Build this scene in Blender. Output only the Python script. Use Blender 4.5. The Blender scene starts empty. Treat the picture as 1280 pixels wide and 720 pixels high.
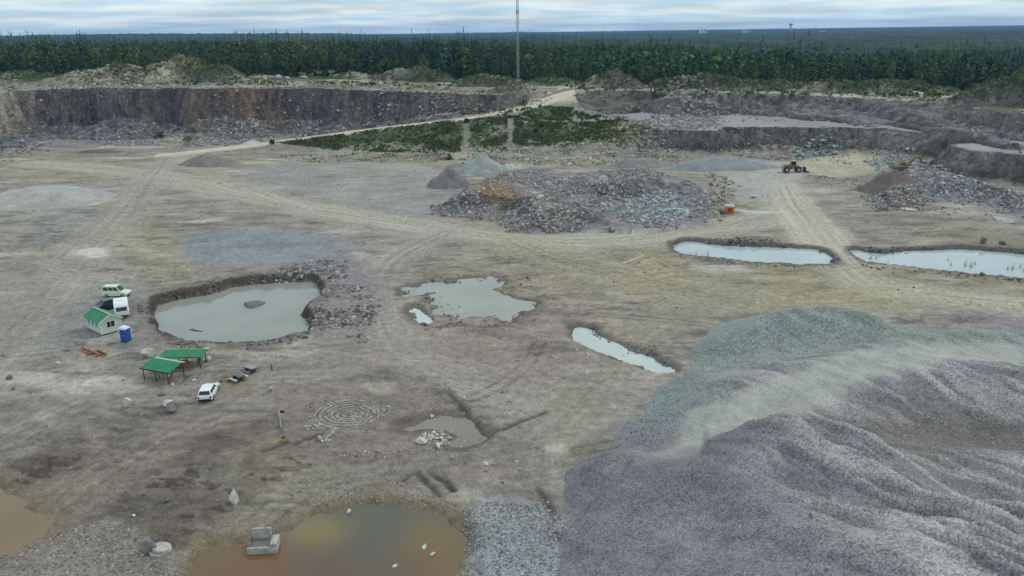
import bpy, math, random
import numpy as np
from mathutils import Vector, Matrix

random.seed(5)
rng = np.random.default_rng(11)
SC = bpy.context.scene
COL = SC.collection
rad = math.radians

# ------------------------------------------------------------------ camera
CAM_H, FOC = 42.0, 1000.0
PITCH, ROLL = rad(17.85), rad(0.8)
fw = np.array([0, math.cos(PITCH), -math.sin(PITCH)])
_r = np.array([1.0, 0, 0]); _u = np.array([0, math.sin(PITCH), math.cos(PITCH)])
cu = _u*math.cos(ROLL) + _r*math.sin(ROLL)
cr = _r*math.cos(ROLL) - _u*math.sin(ROLL)
cam_d = bpy.data.cameras.new('camera'); cam = bpy.data.objects.new('camera', cam_d); COL.objects.link(cam)
cam_d.sensor_width = 36; cam_d.lens = 36*FOC/1280; cam_d.clip_start = 0.5; cam_d.clip_end = 60000
cam.matrix_world = Matrix(((cr[0], cu[0], -fw[0], 0), (cr[1], cu[1], -fw[1], 0), (cr[2], cu[2], -fw[2], CAM_H), (0, 0, 0, 1)))
SC.camera = cam

# ------------------------------------------------------------------ sky, sun, exposure
SUN_EL, SUN_AZ = rad(48), rad(55)          # azimuth measured from +Y towards +X
W = bpy.data.worlds.new("World"); SC.world = W; W.use_nodes = True
nt = W.node_tree; nt.nodes.clear()
def N(t, tree, **kw):
    n = tree.nodes.new(t)
    for k, v in kw.items(): setattr(n, k, v)
    return n
out = N('ShaderNodeOutputWorld', nt); bg1 = N('ShaderNodeBackground', nt); bg2 = N('ShaderNodeBackground', nt); mixw = N('ShaderNodeMixShader', nt)
sky = N('ShaderNodeTexSky', nt, sky_type='NISHITA', sun_disc=False)
sky.sun_elevation = SUN_EL; sky.sun_rotation = SUN_AZ; sky.altitude = 100; sky.air_density = 1.0; sky.dust_density = 1.5
bg1.inputs[1].default_value = 0.10
nt.links.new(sky.outputs[0], bg1.inputs[0])
tc = N('ShaderNodeTexCoord', nt); sep = N('ShaderNodeSeparateXYZ', nt); nt.links.new(tc.outputs['Generated'], sep.inputs[0])
zc = N('ShaderNodeMath', nt, operation='MAXIMUM'); zc.inputs[1].default_value = 0.0; nt.links.new(sep.outputs[2], zc.inputs[0])
za = N('ShaderNodeMath', nt, operation='ADD'); za.inputs[1].default_value = 0.06; nt.links.new(zc.outputs[0], za.inputs[0])
dx = N('ShaderNodeMath', nt, operation='DIVIDE'); dy = N('ShaderNodeMath', nt, operation='DIVIDE')
nt.links.new(sep.outputs[0], dx.inputs[0]); nt.links.new(za.outputs[0], dx.inputs[1])
nt.links.new(sep.outputs[1], dy.inputs[0]); nt.links.new(za.outputs[0], dy.inputs[1])
cmb = N('ShaderNodeCombineXYZ', nt); nt.links.new(dx.outputs[0], cmb.inputs[0]); nt.links.new(dy.outputs[0], cmb.inputs[1])
cn = N('ShaderNodeTexNoise', nt); cn.inputs['Scale'].default_value = 0.4; cn.inputs['Detail'].default_value = 5; cn.inputs['Roughness'].default_value = 0.6
nt.links.new(cmb.outputs[0], cn.inputs['Vector'])
cr1 = N('ShaderNodeValToRGB', nt); cr1.color_ramp.elements[0].position = 0.36; cr1.color_ramp.elements[1].position = 0.56
cr1.color_ramp.elements[0].color = (0.62, 0.62, 0.62, 1); cr1.color_ramp.elements[1].color = (0.97, 0.97, 0.97, 1)
nt.links.new(cn.outputs[0], cr1.inputs[0])
cn2 = N('ShaderNodeTexNoise', nt); cn2.inputs['Scale'].default_value = 0.7; cn2.inputs['Detail'].default_value = 4
nt.links.new(cmb.outputs[0], cn2.inputs['Vector'])
cr2 = N('ShaderNodeValToRGB', nt); cr2.color_ramp.elements[0].position = 0.36; cr2.color_ramp.elements[1].position = 0.64
cr2.color_ramp.elements[0].color = (0.52, 0.72, 0.84, 1); cr2.color_ramp.elements[1].color = (0.86, 0.98, 1.0, 1)
nt.links.new(cn2.outputs[0], cr2.inputs[0]); nt.links.new(cr2.outputs[0], bg2.inputs[0]); bg2.inputs[1].default_value = 1.25
nt.links.new(cr1.outputs[0], mixw.inputs[0]); nt.links.new(bg1.outputs[0], mixw.inputs[1]); nt.links.new(bg2.outputs[0], mixw.inputs[2])
nt.links.new(mixw.outputs[0], out.inputs[0])
sd_ = bpy.data.lights.new('sun', 'SUN'); sd_.energy = 1.25; sd_.angle = rad(13); sd_.color = (1, 0.96, 0.9)
sun = bpy.data.objects.new('sun', sd_); COL.objects.link(sun)
sv = Vector((math.sin(SUN_AZ)*math.cos(SUN_EL), math.cos(SUN_AZ)*math.cos(SUN_EL), math.sin(SUN_EL)))
sun.rotation_euler = sv.to_track_quat('Z', 'Y').to_euler(); sun.location = (150, 100, 300)
SC.view_settings.view_transform = 'Standard'; SC.view_settings.look = 'None'; SC.view_settings.gamma = 1
SC.view_settings.exposure = -0.22; SC.view_settings.use_curve_mapping = False
SC.render.engine = 'CYCLES'
SC.cycles.max_bounces = 5; SC.cycles.diffuse_bounces = 2; SC.cycles.glossy_bounces = 3; SC.cycles.volume_bounces = 0

# ------------------------------------------------------------------ numeric helpers
def at(px, py, z=0.0):
    d = fw + cr*(px-640)/FOC + cu*(360-py)/FOC
    t = (z-CAM_H)/d[2]
    return np.array([d[0]*t, d[1]*t])
TABF = (rng.random(65536)*2-1).astype(np.float32)
from concurrent.futures import ThreadPoolExecutor
POOL = ThreadPoolExecutor(4)
def vnoise(x, y, seed=0):
    x = np.asarray(x, float); y = np.asarray(y, float)
    if x.ndim == 2 and x.size > 200000 and x.shape == y.shape:
        cut = np.linspace(0, x.shape[0], 9).astype(int)
        return np.concatenate(list(POOL.map(lambda k: vnoise1(x[cut[k]:cut[k+1]], y[cut[k]:cut[k+1]], seed), range(8))))
    return vnoise1(x, y, seed)
def vnoise1(x, y, seed=0):
    x = np.asarray(x, float)+seed*17.31; y = np.asarray(y, float)+seed*9.77
    xi = np.floor(x); yi = np.floor(y); fx = (x-xi).astype(np.float32); fy = (y-yi).astype(np.float32)
    xi = xi.astype(np.int32); yi = yi.astype(np.int32)
    fx = fx*fx*(3-2*fx); fy = fy*fy*(3-2*fy)
    x0 = xi & 255; x1 = (xi+1) & 255; y0 = yi & 255; y1 = (yi+1) & 255
    y0 = y0*256; y1 = y1*256; a = TABF.take(y0+x0); b = TABF.take(y0+x1); c = TABF.take(y1+x0); d = TABF.take(y1+x1)
    a = a+(b-a)*fx; c = c+(d-c)*fx
    return a+(c-a)*fy
def fbm(x, y, scale, octv=3, seed=0, gain=0.5):
    v = 0; amp = 1; tot = 0; f = 1.0/scale
    for o in range(octv):
        v = v+amp*vnoise(x*f+o*3.7, y*f+o*1.9, seed+o); tot += amp; amp *= gain; f *= 2.03
    return v/tot*1.5
def sstep(a, b, x):
    t = np.clip((x-a)/(b-a), 0, 1); return t*t*(3-2*t)
def smooth_pts(P, closed=True, n=5):
    P = np.asarray(P, float); m = len(P); outp = []
    rg = range(m) if closed else range(m-1)
    for i in rg:
        if closed: p0, p1, p2, p3 = P[i-1], P[i], P[(i+1) % m], P[(i+2) % m]
        else: p0, p1, p2, p3 = P[max(i-1, 0)], P[i], P[i+1], P[min(i+2, m-1)]
        for k in range(n):
            t = k/n
            outp.append(0.5*((2*p1)+(-p0+p2)*t+(2*p0-5*p1+4*p2-p3)*t*t+(-p0+3*p1-3*p2+p3)*t**3))
    if not closed: outp.append(P[-1])
    return np.array(outp)
def pxs(pts, z=0.0, closed=True, n=4):
    return smooth_pts([at(p[0], p[1], z) for p in pts], closed, n)
def line_dist(X, Y, P, margin=30.0, vals=None):
    """distance to an open polyline, signed side, arc length, interpolated value"""
    shp = X.shape; D = np.full(shp, 1e3); SG = np.full(shp, 1e3); S = np.zeros(shp); V = np.zeros(shp)
    m = (X > P[:, 0].min()-margin) & (X < P[:, 0].max()+margin) & (Y > P[:, 1].min()-margin) & (Y < P[:, 1].max()+margin)
    if not m.any(): return D, SG, S, V
    x = X[m]; y = Y[m]; d = np.full(x.shape, 1e3); sg = np.full(x.shape, 1e3); s = np.zeros(x.shape); v = np.zeros(x.shape); acc = 0
    for i in range(len(P)-1):
        ax, ay = P[i, :2]; bx, by = P[i+1, :2]; ex, ey = bx-ax, by-ay; L2 = ex*ex+ey*ey+1e-9; L = math.sqrt(L2)
        t = np.clip(((x-ax)*ex+(y-ay)*ey)/L2, 0, 1)
        qx = x-ax-t*ex; qy = y-ay-t*ey; dd = np.hypot(qx, qy); b = dd < d
        d = np.where(b, dd, d); s = np.where(b, acc+t*L, s)
        sg = np.where(b, np.where(ex*qy-ey*qx > 0, dd, -dd), sg)
        if vals is not None: v = np.where(b, vals[i]+(vals[i+1]-vals[i])*t, v)
        acc += L
    D[m] = d; SG[m] = sg; S[m] = s; V[m] = v
    return D, SG, S, V
def poly_sd(X, Y, P, margin=30.0):
    """signed distance to a closed polygon, positive inside"""
    D = np.full(X.shape, -float(margin))
    m = (X > P[:, 0].min()-margin) & (X < P[:, 0].max()+margin) & (Y > P[:, 1].min()-margin) & (Y < P[:, 1].max()+margin)
    if not m.any(): return D
    x = X[m]; y = Y[m]; d2 = np.full(x.shape, 1e9); ins = np.zeros(x.shape, bool); n = len(P)
    for i in range(n):
        ax, ay = P[i]; bx, by = P[(i+1) % n]; ex, ey = bx-ax, by-ay; L2 = ex*ex+ey*ey+1e-9
        t = np.clip(((x-ax)*ex+(y-ay)*ey)/L2, 0, 1)
        d2 = np.minimum(d2, (x-ax-t*ex)**2+(y-ay-t*ey)**2)
        c = (ay > y) != (by > y)
        ins ^= c & (x < ax+(y-ay)/(ey if abs(ey) > 1e-9 else 1e-9)*ex)
    dd = np.sqrt(d2); D[m] = np.maximum(np.where(ins, dd, -dd), -margin)
    return D
def lin(r, g, b):
    f = lambda c: (c/255/12.92) if c/255 <= 0.04045 else ((c/255+0.055)/1.055)**2.4
    return np.array([f(r), f(g), f(b)])
KA = 1.45
def C(r, g, b): return lin(r, g, b)*KA      # a colour as measured under the overcast light, as albedo

# ------------------------------------------------------------------ the lie of the land
TER = np.array([(-900, -50), (-420, 150), (-300, 250), (-232, 308), (-214, 331), (-208, 350), (-198, 360), (-152, 360), (-110, 358), (-80, 357), (-50, 351), (-25, 343), (-5, 336),
                (6, 338), (14, 352), (22, 366), (32, 360), (45, 364), (60, 368), (78, 362), (95, 354), (121, 342), (144, 317), (157, 284), (164, 260), (176, 225), (215, 150), (330, 20),
                (900, -300), (12000, -300), (12000, 13000), (-12000, 13000), (-12000, -50)], float)
BEN = np.array([(-14, 345), (2, 325), (20, 317), (38, 312), (46, 302), (56, 291), (68, 287), (82, 292), (94, 293), (108, 291), (119, 289.5), (128, 288), (135, 280), (141, 263), (141, 250), (131, 240), (130, 236),
                (138, 222), (147, 206), (160, 182), (178, 150), (230, 60), (420, 60), (420, 420), (-14, 420)], float)
RAMP = np.array([(-135, 296), (-123, 299), (-95, 311), (-60, 320), (-25, 326), (1, 333), (14, 348), (24, 364), (34, 380)], float)
RAMPZ = [-0.3, 0.1, 1.7, 5, 8, 11, 12.8, 14.5, 15.4]
def ramp_pts():
    q = smooth_pts(np.column_stack([RAMP, RAMPZ]), False, 4); return q[:, :2], q[:, 2]
RP, RZ = ramp_pts()
def terrace_z(X, Y):
    z = np.interp(X, [-400, -150, -80, -20, 80, 160, 400], [20.5, 20, 19, 17, 15.2, 14.6, 9])
    far = sstep(650, 1900, Y+1100*sstep(0.22, 0.5, X/np.maximum(Y, 1))*sstep(420, 700, Y))
    z = z-7*sstep(386, 520, Y)*sstep(60, 220, X)
    low = np.interp(X/np.maximum(Y, 1), [-0.9, -0.55, -0.2, 0.05, 0.3], [16, 12, 2, -14, -26])
    z = z*(1-far)+low*far
    z = z+26*np.exp(-((X+1700)/900)**2-((Y-3600)/900)**2)+16*np.exp(-((X+900)/500)**2-((Y-4200)/700)**2)
    return z
# ponds: (name, outline in the photograph, water level, bank slope)
PONDS = [
 ('pond', [(193,392),(200,382),(225,374),(262,368),(300,358),(345,353),(385,352),(399,362),(399,374),(383,386),(380,398),(390,412),(378,424),(345,431),(300,437),(255,437),(215,428),(198,412)], -1.3, 2.0),
 ('pond', [(512,368),(508,362),(530,356),(556,351),(600,348),(624,352),(614,358),(632,366),(640,374),(668,377),(660,388),(640,404),(620,398),(575,397),(560,392),(540,390),(533,378),(540,370)], -0.35, 0.22),
 ('puddle', [(510,388),(518,386),(540,400),(534,404),(520,402)], -0.35, 0.4),
 ('puddle', [(712,412),(722,409),(745,417),(775,430),(805,443),(845,466),(830,470),(806,466),(790,455),(760,446),(735,432),(714,424)], -0.5, 0.6),
 ('pond', [(842,308),(858,303),(880,304),(905,306),(950,309),(1000,311),(1030,316),(1044,330),(1030,333),(990,333),(940,329),(890,325),(850,319)], -0.7, 1.5),
 ('pond', [(1064,314),(1100,317),(1150,313),(1200,312),(1280,318),(1380,324),(1380,360),(1280,352),(1200,343),(1140,336),(1085,330)], -0.7, 1.5),
 ('muddy_pond', [(240,722),(262,690),(300,676),(330,672),(352,668),(380,655),(400,645),(440,636),(480,634),(530,638),(556,648),(578,664),(584,684),(575,705),(570,740),(570,790),(240,790)], -0.45, 0.35),
 ('muddy_puddle', [(490,538),(512,526),(545,519),(568,520),(588,532),(606,546),(592,554),(570,561),(552,556),(562,546),(535,538),(515,542)], -0.6, 0.3),
 ('muddy_puddle', [(-30,612),(20,616),(52,640),(48,668),(20,690),(-30,690)], -0.35, 0.15),
]
POND_P = [pxs(p[1], p[2]) for p in PONDS]
HOLL = pxs([(352,520),(362,486),(430,472),(510,470),(545,484),(578,512),(608,545),(560,562),(480,568),(400,572),(360,560)])
RUB = pxs([(536,262),(560,252),(585,240),(625,229),(700,224),(780,224),(840,230),(880,240),(898,258),(885,280),(830,290),(760,290),(712,290),(650,292),(640,284),(610,272),(560,270)])
RUBPIT = pxs([(760,262),(800,250),(850,245),(872,258),(864,278),(810,284),(765,282)])
RRUB = pxs([(1085,245),(1092,228),(1130,218),(1180,220),(1230,238),(1300,255),(1300,285),(1230,255),(1170,252),(1130,262),(1092,262)])
GROOVES = [pxs([(600,545),(640,530),(680,515)], 0, False), pxs([(560,490),(580,510),(606,542)], 0, False), pxs([(672,610),(682,625),(694,648)], 0, False), pxs([(694,668),(712,690),(735,716)], 0, False),
           pxs([(505,598),(520,590),(535,604),(548,618)], 0, False), pxs([(470,622),(478,634),(510,637)], 0, False), pxs([(540,590),(556,600),(566,612)], 0, False), pxs([(330,562),(360,552),(400,540)], 0, False)]
MOUNDS = [  # grass and rock mounds on the upper terrace: px, py, base z, radius x, radius y, height
 (208,103,20,15,12,8.5,'rock'),(118,103,20,24,14,5,'rock'),(160,100,20,22,10,6.5,'rock'),(262,102,20,16,9,7.5,'green'),(330,99,19,10,6,1.5,'rock'),
 (400,97,18.5,16,8,3.5,'rock'),(440,101,18,12,8,3.5,'rock'),(505,101,17.6,13,9,6,'rock'),(540,102,17.3,10,8,5,'green'),(612,108,16.8,16,7,5.6,'green'),(690,109,15.5,15,6,3.4,'green'),(767,111,15.3,13,6,7.2,'green'),
 (835,110,15.2,9,6,4,'green'),(885,111,15.1,15,7,6.5,'green'),(960,112,15,22,6,4.0,'green'),(1035,114,14.9,15,6,4.0,'rock'),(1105,115,14.8,20,6,4.6,'green'),(1165,116,14.8,12,5,3.6,'green'),(1258,132,14.5,17,6,8.5,'green'),(1312,134,14.3,13,7,8,'green'),
 (645,119,15.5,9,5,2.8,'rock'),(20,99,20,30,12,4,'green'),(560,113,17.2,9,4,1.6,'rock')]
RIMJ = [0]
def terrain(X, Y, full=False):
    X = np.asarray(X, float); Y = np.asarray(Y, float)
    z = 0.22*fbm(X, Y, 38, 3, 1)+0.10*fbm(X, Y, 7, 3, 2)+0.035*fbm(X, Y, 1.6, 2, 31)
    z = np.clip(z, -0.26, 1)
    nearmask = np.exp(-((Y-66)/22)**2)*sstep(20, -5, X)
    z = z+nearmask*0.30*fbm(X+0.6*Y, Y, 4, 5, 23, 0.6)
    M = {}
    wx = X+2.2*fbm(X, Y, 9, 3, 3)+0.9*fbm(X, Y, 2.2, 2, 5); rgd = sstep(50, 62, X)*(1-2*np.abs(fbm(X, Y, 8, 4, 7, 0.6)))
    wy = Y+2.6*fbm(X, Y, 11, 3, 4)+0.9*fbm(X, Y, 2.0, 2, 6)+3.4*rgd+3.0*sstep(50, 62, X)*fbm(X, Y, 26, 2, 43); wx = wx-2.0*rgd*sstep(115, 135, X)
    # bench
    sb = poly_sd(wx, wy, BEN, 45)
    w = np.interp(X, [28, 62, 100, 125, 145], [34, 6, 8, 7, 10])*(1+sstep(50, 62, X)*(0.25+1.1*fbm(X, Y, 24, 2, 42)))
    w = np.maximum(w, 4.0)
    bz = 7.5+0.25*fbm(X, Y, 14, 3, 8)
    g = np.clip(1+sb/w, 0, 1); prof = np.where(w > 20, g**0.8, g**1.3)
    hb = bz*prof; z = np.where(Y > 60, np.maximum(z, z*(1-prof)+hb), z)
    M['bench'] = np.clip(sb, -45, 45)
    # ramp and its bank
    d, sg, s, rz = line_dist(X, Y, RP, 60, RZ)
    hr = rz-0.42*np.maximum(0, d-4.2)*np.where(sg > 0, 1.4, 0.72)+0.3*fbm(X, Y, 5, 3, 9)*sstep(3, 7, d)
    M['ramp_d'] = d; M['ramp_side'] = sg; M['ramp_z'] = rz; M['ramp_on'] = (hr > z) & (d < 60)
    z = np.where(d < 60, np.maximum(z, hr), z)
    # upper terrace
    st = poly_sd(wx, wy, TER, 60)
    tz = terrace_z(X, Y)+0.35*fbm(X, Y, 16, 3, 10)*sstep(330, 380, Y+0)+0.25*fbm(X, Y, 4, 2, 11)
    wt = np.interp(X, [-235, -200, -60, -30, 10, 40, 100, 150], [4, 5, 6, 14, 14, 11, 14, 16])*(1+0.5*fbm(X, X*0, 11, 2, 12))
    pr = np.clip(1+st/wt, 0, 1)
    ht = np.where(st > 0, tz, np.where(X > 30, 7.3+(tz-7.3)*np.clip(pr+0.16*fbm(X, Y, 5, 3, 44)*sstep(0, .2, pr)*sstep(1, .8, pr), 0, 1)**1.1, tz*pr**1.25))
    tal = np.interp(X, [-230, -60, -20, 40, 70, 100, 160], [5.5, 6, 8, 2.2, 5.0, 1.6, 1.8])*(1+0.5*fbm(X, Y, 12, 3, 13))
    base = np.where((X > 30) & (X < 200), 7.5, 0)
    htal = base+tal*np.clip(1+(st+wt)/(tal*1.9+0.1), -1, 1)
    z0 = z; z = np.maximum(z, np.where(st > -wt-tal*3.5, htal, -9)); z = np.maximum(z, np.where(st > -wt, ht, -9))
    # keep the ramp road cut free
    cut = (d < 6.0) & (z > rz)
    z = np.where(d < 9, np.where(d < 5, np.minimum(z, rz+0.1), np.minimum(z, rz+0.1+(d-5)*0.9)), z)
    M['ter'] = st; M['ter_w'] = wt; M['tal'] = np.where(st > -wt-tal*2.5, htal-z0, -1)
    w40 = fbm(X, Y, 3, 4, 40); w41 = fbm(X, Y, 6, 4, 41)
    for i, (px, py, bz_, rx, ry, h, kind) in enumerate(MOUNDS):
        cx, cy = at(px, py, bz_); e = ((X-cx)/rx)**2+((Y-cy-2)/ry)**2
        b = e < 2.2
        if b.any():
            z = z+np.where(b, h*np.clip(1-e/1.6, 0, 1)**1.0*(1+0.3*w41), 0)
    # hollow around the stone labyrinth
    sh = poly_sd(X+0.8*fbm(X, Y, 4, 3, 14), Y+0.8*fbm(X, Y, 4, 3, 15), HOLL, 12)
    z = np.where(sh > -0.4, np.maximum(z, -0.12), z)-0.42*sstep(-0.4, 0.9, sh); M['holl'] = sh
    # central rubble heap
    sr = poly_sd(X+2*fbm(X, Y, 9, 3, 16), Y+2*fbm(X, Y, 9, 3, 17), RUB, 25)
    hh = 3.9*sstep(-0.5, 9, sr)*(1+0.45*fbm(X, Y, 13, 4, 18))
    sp = poly_sd(X, Y, RUBPIT, 20)
    hh = hh*(1-0.75*sstep(-4, 3, sp))+0.9*np.exp(-((sp+5)/3)**2)
    z = z+np.where(sr > -1, np.maximum(hh, 0), 0); M['rub'] = sr; M['rubpit'] = sp
    s2 = poly_sd(X+1.5*fbm(X, Y, 8, 3, 19), Y+1.5*fbm(X, Y, 8, 3, 20), RRUB, 25)
    z = z+3.0*sstep(-0.5, 8, s2)*(1+0.5*fbm(X, Y, 10, 3, 21)); M['rrub'] = s2
    for gq in GROOVES:
        gd = line_dist(X+0.2*w40, Y, gq, 4)[0]
        z = z-0.20*np.exp(-(gd/0.34)**2)+0.07*np.exp(-((gd-0.9)/0.4)**2)
    pn = 1e3*np.ones(X.shape); w24 = fbm(X, Y, 4, 5, 24, 0.6); w25 = fbm(X, Y, 4, 5, 25, 0.6)
    for i, (nm, _, zw, sl) in enumerate(PONDS):
        P = POND_P[i]
        a = 0.8 if i != 1 else 2.0
        sp_ = poly_sd(X+a*w24, Y+1.3*a*w25, P, 14)
        z = np.where(sp_ > -13.9, np.minimum(z, zw-0.5*np.clip(sp_, -14, 1.6)*np.where(sp_ > 0, 0.9 if i in (0, 4, 5, 6) else 0.22, sl*2)+(0 if i in (0, 4, 5, 6) else 0.11*w40)), z)
        if i == 0: z = z+0.35*np.exp(-((sp_+3.0)/1.4)**2)*sstep(100, 130, Y)*(1+w25)
        pn = np.minimum(pn, -sp_)
        M['pond%d' % i] = sp_
    M['pond'] = pn
    if full: return z, M
    return z

# ------------------------------------------------------------------ materials
def mat(name, col, rough=0.6, metal=0.0, noise=0.0, nscale=3.0, bump=0.0, bscale=8.0, attr=None, spec=0.3, coat=0.0):
    m = bpy.data.materials.new(name); m.use_nodes = True; t = m.node_tree; b = t.nodes['Principled BSDF']
    b.inputs['Roughness'].default_value = rough; b.inputs['Metallic'].default_value = metal
    b.inputs['Specular IOR Level'].default_value = spec; b.inputs['Coat Weight'].default_value = coat
    col = tuple(col)+(1,) if len(col) == 3 else tuple(col)
    geo = N('ShaderNodeNewGeometry', t)
    src = None
    if attr:
        a = N('ShaderNodeAttribute', t); a.attribute_name = attr; src = a.outputs['Color']
    if noise > 0:
        nz = N('ShaderNodeTexNoise', t); nz.inputs['Scale'].default_value = nscale; nz.inputs['Detail'].default_value = 5; nz.inputs['Roughness'].default_value = 0.65
        t.links.new(geo.outputs['Position'], nz.inputs['Vector'])
        mr = N('ShaderNodeMapRange', t); mr.inputs[1].default_value = 0.3; mr.inputs[2].default_value = 0.7; mr.inputs[3].default_value = 1-noise; mr.inputs[4].default_value = 1+noise
        t.links.new(nz.outputs[0], mr.inputs[0])
        mx = N('ShaderNodeMix', t, data_type='RGBA', blend_type='MULTIPLY'); mx.inputs[0].default_value = 1
        if src: t.links.new(src, mx.inputs[6])
        else: mx.inputs[6].default_value = col
        t.links.new(mr.outputs[0], mx.inputs[7]); src = mx.outputs[2]
    if src: t.links.new(src, b.inputs['Base Color'])
    else: b.inputs['Base Color'].default_value = col
    if bump > 0:
        nb = N('ShaderNodeTexNoise', t); nb.inputs['Scale'].default_value = bscale; nb.inputs['Detail'].default_value = 4
        t.links.new(geo.outputs['Position'], nb.inputs['Vector'])
        bp = N('ShaderNodeBump', t); bp.inputs['Strength'].default_value = 1; bp.inputs['Distance'].default_value = bump
        t.links.new(nb.outputs[0], bp.inputs['Height']); t.links.new(bp.outputs[0], b.inputs['Normal'])
    return m
def gravel_mat(name, attr='Col', cell=4.0, amount=0.45, bump=0.12, big=0.25, fine=None):
    """speckled stone surface: cells of stone colour over the attribute colour"""
    m = mat(name, (1, 1, 1), 0.92, attr=attr, spec=0.2); t = m.node_tree; b = t.nodes['Principled BSDF']
    geo = [n for n in t.nodes if n.type == 'NEW_GEOMETRY'][0]; a = [n for n in t.nodes if n.type == 'ATTRIBUTE'][0]
    vo = N('ShaderNodeTexVoronoi', t); vo.inputs['Scale'].default_value = cell; t.links.new(geo.outputs['Position'], vo.inputs['Vector'])
    bw = N('ShaderNodeSeparateColor', t); t.links.new(vo.outputs['Color'], bw.inputs[0])
    n2 = N('ShaderNodeTexNoise', t); n2.inputs['Scale'].default_value = big; n2.inputs['Detail'].default_value = 6; n2.inputs['Roughness'].default_value = 0.6
    t.links.new(geo.outputs['Position'], n2.inputs['Vector'])
    ad = N('ShaderNodeMath', t, operation='MULTIPLY_ADD'); ad.inputs[1].default_value = 2*amount; ad.inputs[2].default_value = 1-amount-0.35; t.links.new(bw.outputs[0], ad.inputs[0])
    a2 = N('ShaderNodeMath', t, operation='MULTIPLY_ADD'); a2.inputs[1].default_value = 0.7; t.links.new(n2.outputs[0], a2.inputs[0]); t.links.new(ad.outputs[0], a2.inputs[2])
    mx = N('ShaderNodeMix', t, data_type='RGBA', blend_type='MULTIPLY'); mx.inputs[0].default_value = 1
    if fine:
        fa = N('ShaderNodeAttribute', t); fa.attribute_name = fine; t.links.new(fa.outputs['Fac'], mx.inputs[0])
    t.links.new(a.outputs['Color'], mx.inputs[6]); t.links.new(a2.outputs[0], mx.inputs[7]); t.links.new(mx.outputs[2], b.inputs['Base Color'])
    n3 = N('ShaderNodeTexNoise', t); n3.inputs['Scale'].default_value = cell*0.5; n3.inputs['Detail'].default_value = 5; n3.inputs['Roughness'].default_value = 0.7; t.links.new(geo.outputs['Position'], n3.inputs['Vector'])
    bp = N('ShaderNodeBump', t); bp.inputs['Strength'].default_value = 1; bp.inputs['Distance'].default_value = bump*2
    t.links.new(n3.outputs[0], bp.inputs['Height']); t.links.new(bp.outputs[0], b.inputs['Normal'])
    return m
MT = {}
MT['gravel'] = gravel_mat('gravel', 'Col', 8.5, 0.46, 0.05, fine='Fine')
MT['fine_gravel'] = gravel_mat('fine_gravel', 'Col', 5, 0.2, 0.05)
MT['rock'] = mat('rock', (1, 1, 1), 0.9, noise=0.25, nscale=2.5, attr='Col', spec=0.2)
MT['boulder'] = mat('boulder', C(150,145,138), 0.9, noise=0.35, nscale=2.0, bump=0.05, bscale=5)
MT['boulder_dark'] = mat('boulder_dark', C(98,94,90), 0.9, noise=0.4, nscale=2.5, bump=0.05, bscale=5)
MT['boulder_white'] = mat('boulder_white', C(166,162,153), 0.9, noise=0.25, nscale=2.5, bump=0.04, bscale=5)
MT['concrete'] = mat('concrete', C(142,138,130), 0.9, noise=0.34, nscale=1.6, bump=0.015, bscale=10)
MT['concrete_dark'] = mat('concrete_dark', C(92,90,84), 0.9, noise=0.3, nscale=2.2, bump=0.015, bscale=10)
MT['white_paint'] = mat('white_paint', (0.78, 0.79, 0.78), 0.35, noise=0.06, nscale=1.5, spec=0.5, coat=0.2)
MT['cream_paint'] = mat('cream_paint', (0.66, 0.70, 0.50), 0.35, noise=0.06, nscale=1.5, spec=0.5, coat=0.2)
MT['navy_paint'] = mat('navy_paint', (0.012, 0.014, 0.035), 0.25, spec=0.5, coat=0.4, noise=0.1)
MT['glass'] = mat('glass', (0.015, 0.022, 0.025), 0.08, spec=0.5)
MT['tyre'] = mat('tyre', (0.02, 0.02, 0.02), 0.9, noise=0.2)
MT['rim'] = mat('rim', (0.35, 0.35, 0.36), 0.4, metal=0.6, noise=0.1)
MT['dark'] = mat('dark_trim', (0.02, 0.02, 0.022), 0.6, noise=0.2)
MT['lamp_red'] = mat('lamp_red', (0.25, 0.015, 0.01), 0.3)
MT['lamp_clear'] = mat('lamp_clear', (0.6, 0.6, 0.58), 0.2)
MT['green_roof'] = mat('green_roof', (0.022, 0.19, 0.075), 0.55, noise=0.26, nscale=1.6, spec=0.3)
MT['green_trim'] = mat('green_trim', (0.30, 0.47, 0.36), 0.6, noise=0.1)
MT['cabin_wall'] = mat('cabin_wall', (0.56, 0.62, 0.50), 0.7, noise=0.10, nscale=2)
MT['cabin_trim'] = mat('cabin_trim', (0.68, 0.7, 0.62), 0.7, noise=0.08)
MT['blue_plastic'] = mat('blue_plastic', (0.02, 0.085, 0.34), 0.55, noise=0.2, nscale=3)
MT['white_plastic'] = mat('white_plastic', (0.75, 0.77, 0.8), 0.5, noise=0.05)
MT['timber'] = mat('timber', C(140,95,62), 0.9, noise=0.35, nscale=4)
MT['timber_grey'] = mat('timber_grey', C(165,155,138), 0.9, noise=0.25, nscale=3)
MT['timber_dark'] = mat('timber_dark', C(70,48,36), 0.9, noise=0.4, nscale=4)
MT['slab'] = mat('slab', C(120,122,124), 0.85, noise=0.3, nscale=2.0)
MT['slab_pale'] = mat('slab_pale', C(155,156,150), 0.85, noise=0.2, nscale=2.0)
MT['orange'] = mat('orange_paint', (0.58, 0.19, 0.035), 0.5, noise=0.15)
MT['rust'] = mat('rust', C(110,62,40), 0.9, noise=0.4, nscale=5)
MT['machine'] = mat('machine_paint', (0.16, 0.13, 0.05), 0.55, noise=0.3, nscale=2)
MT['machine_pale'] = mat('machine_pale', (0.42, 0.36, 0.24), 0.55, noise=0.2, nscale=2)
MT['machine_arm'] = mat('machine_arm', (0.24, 0.17, 0.075), 0.55, noise=0.3, nscale=2)
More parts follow.
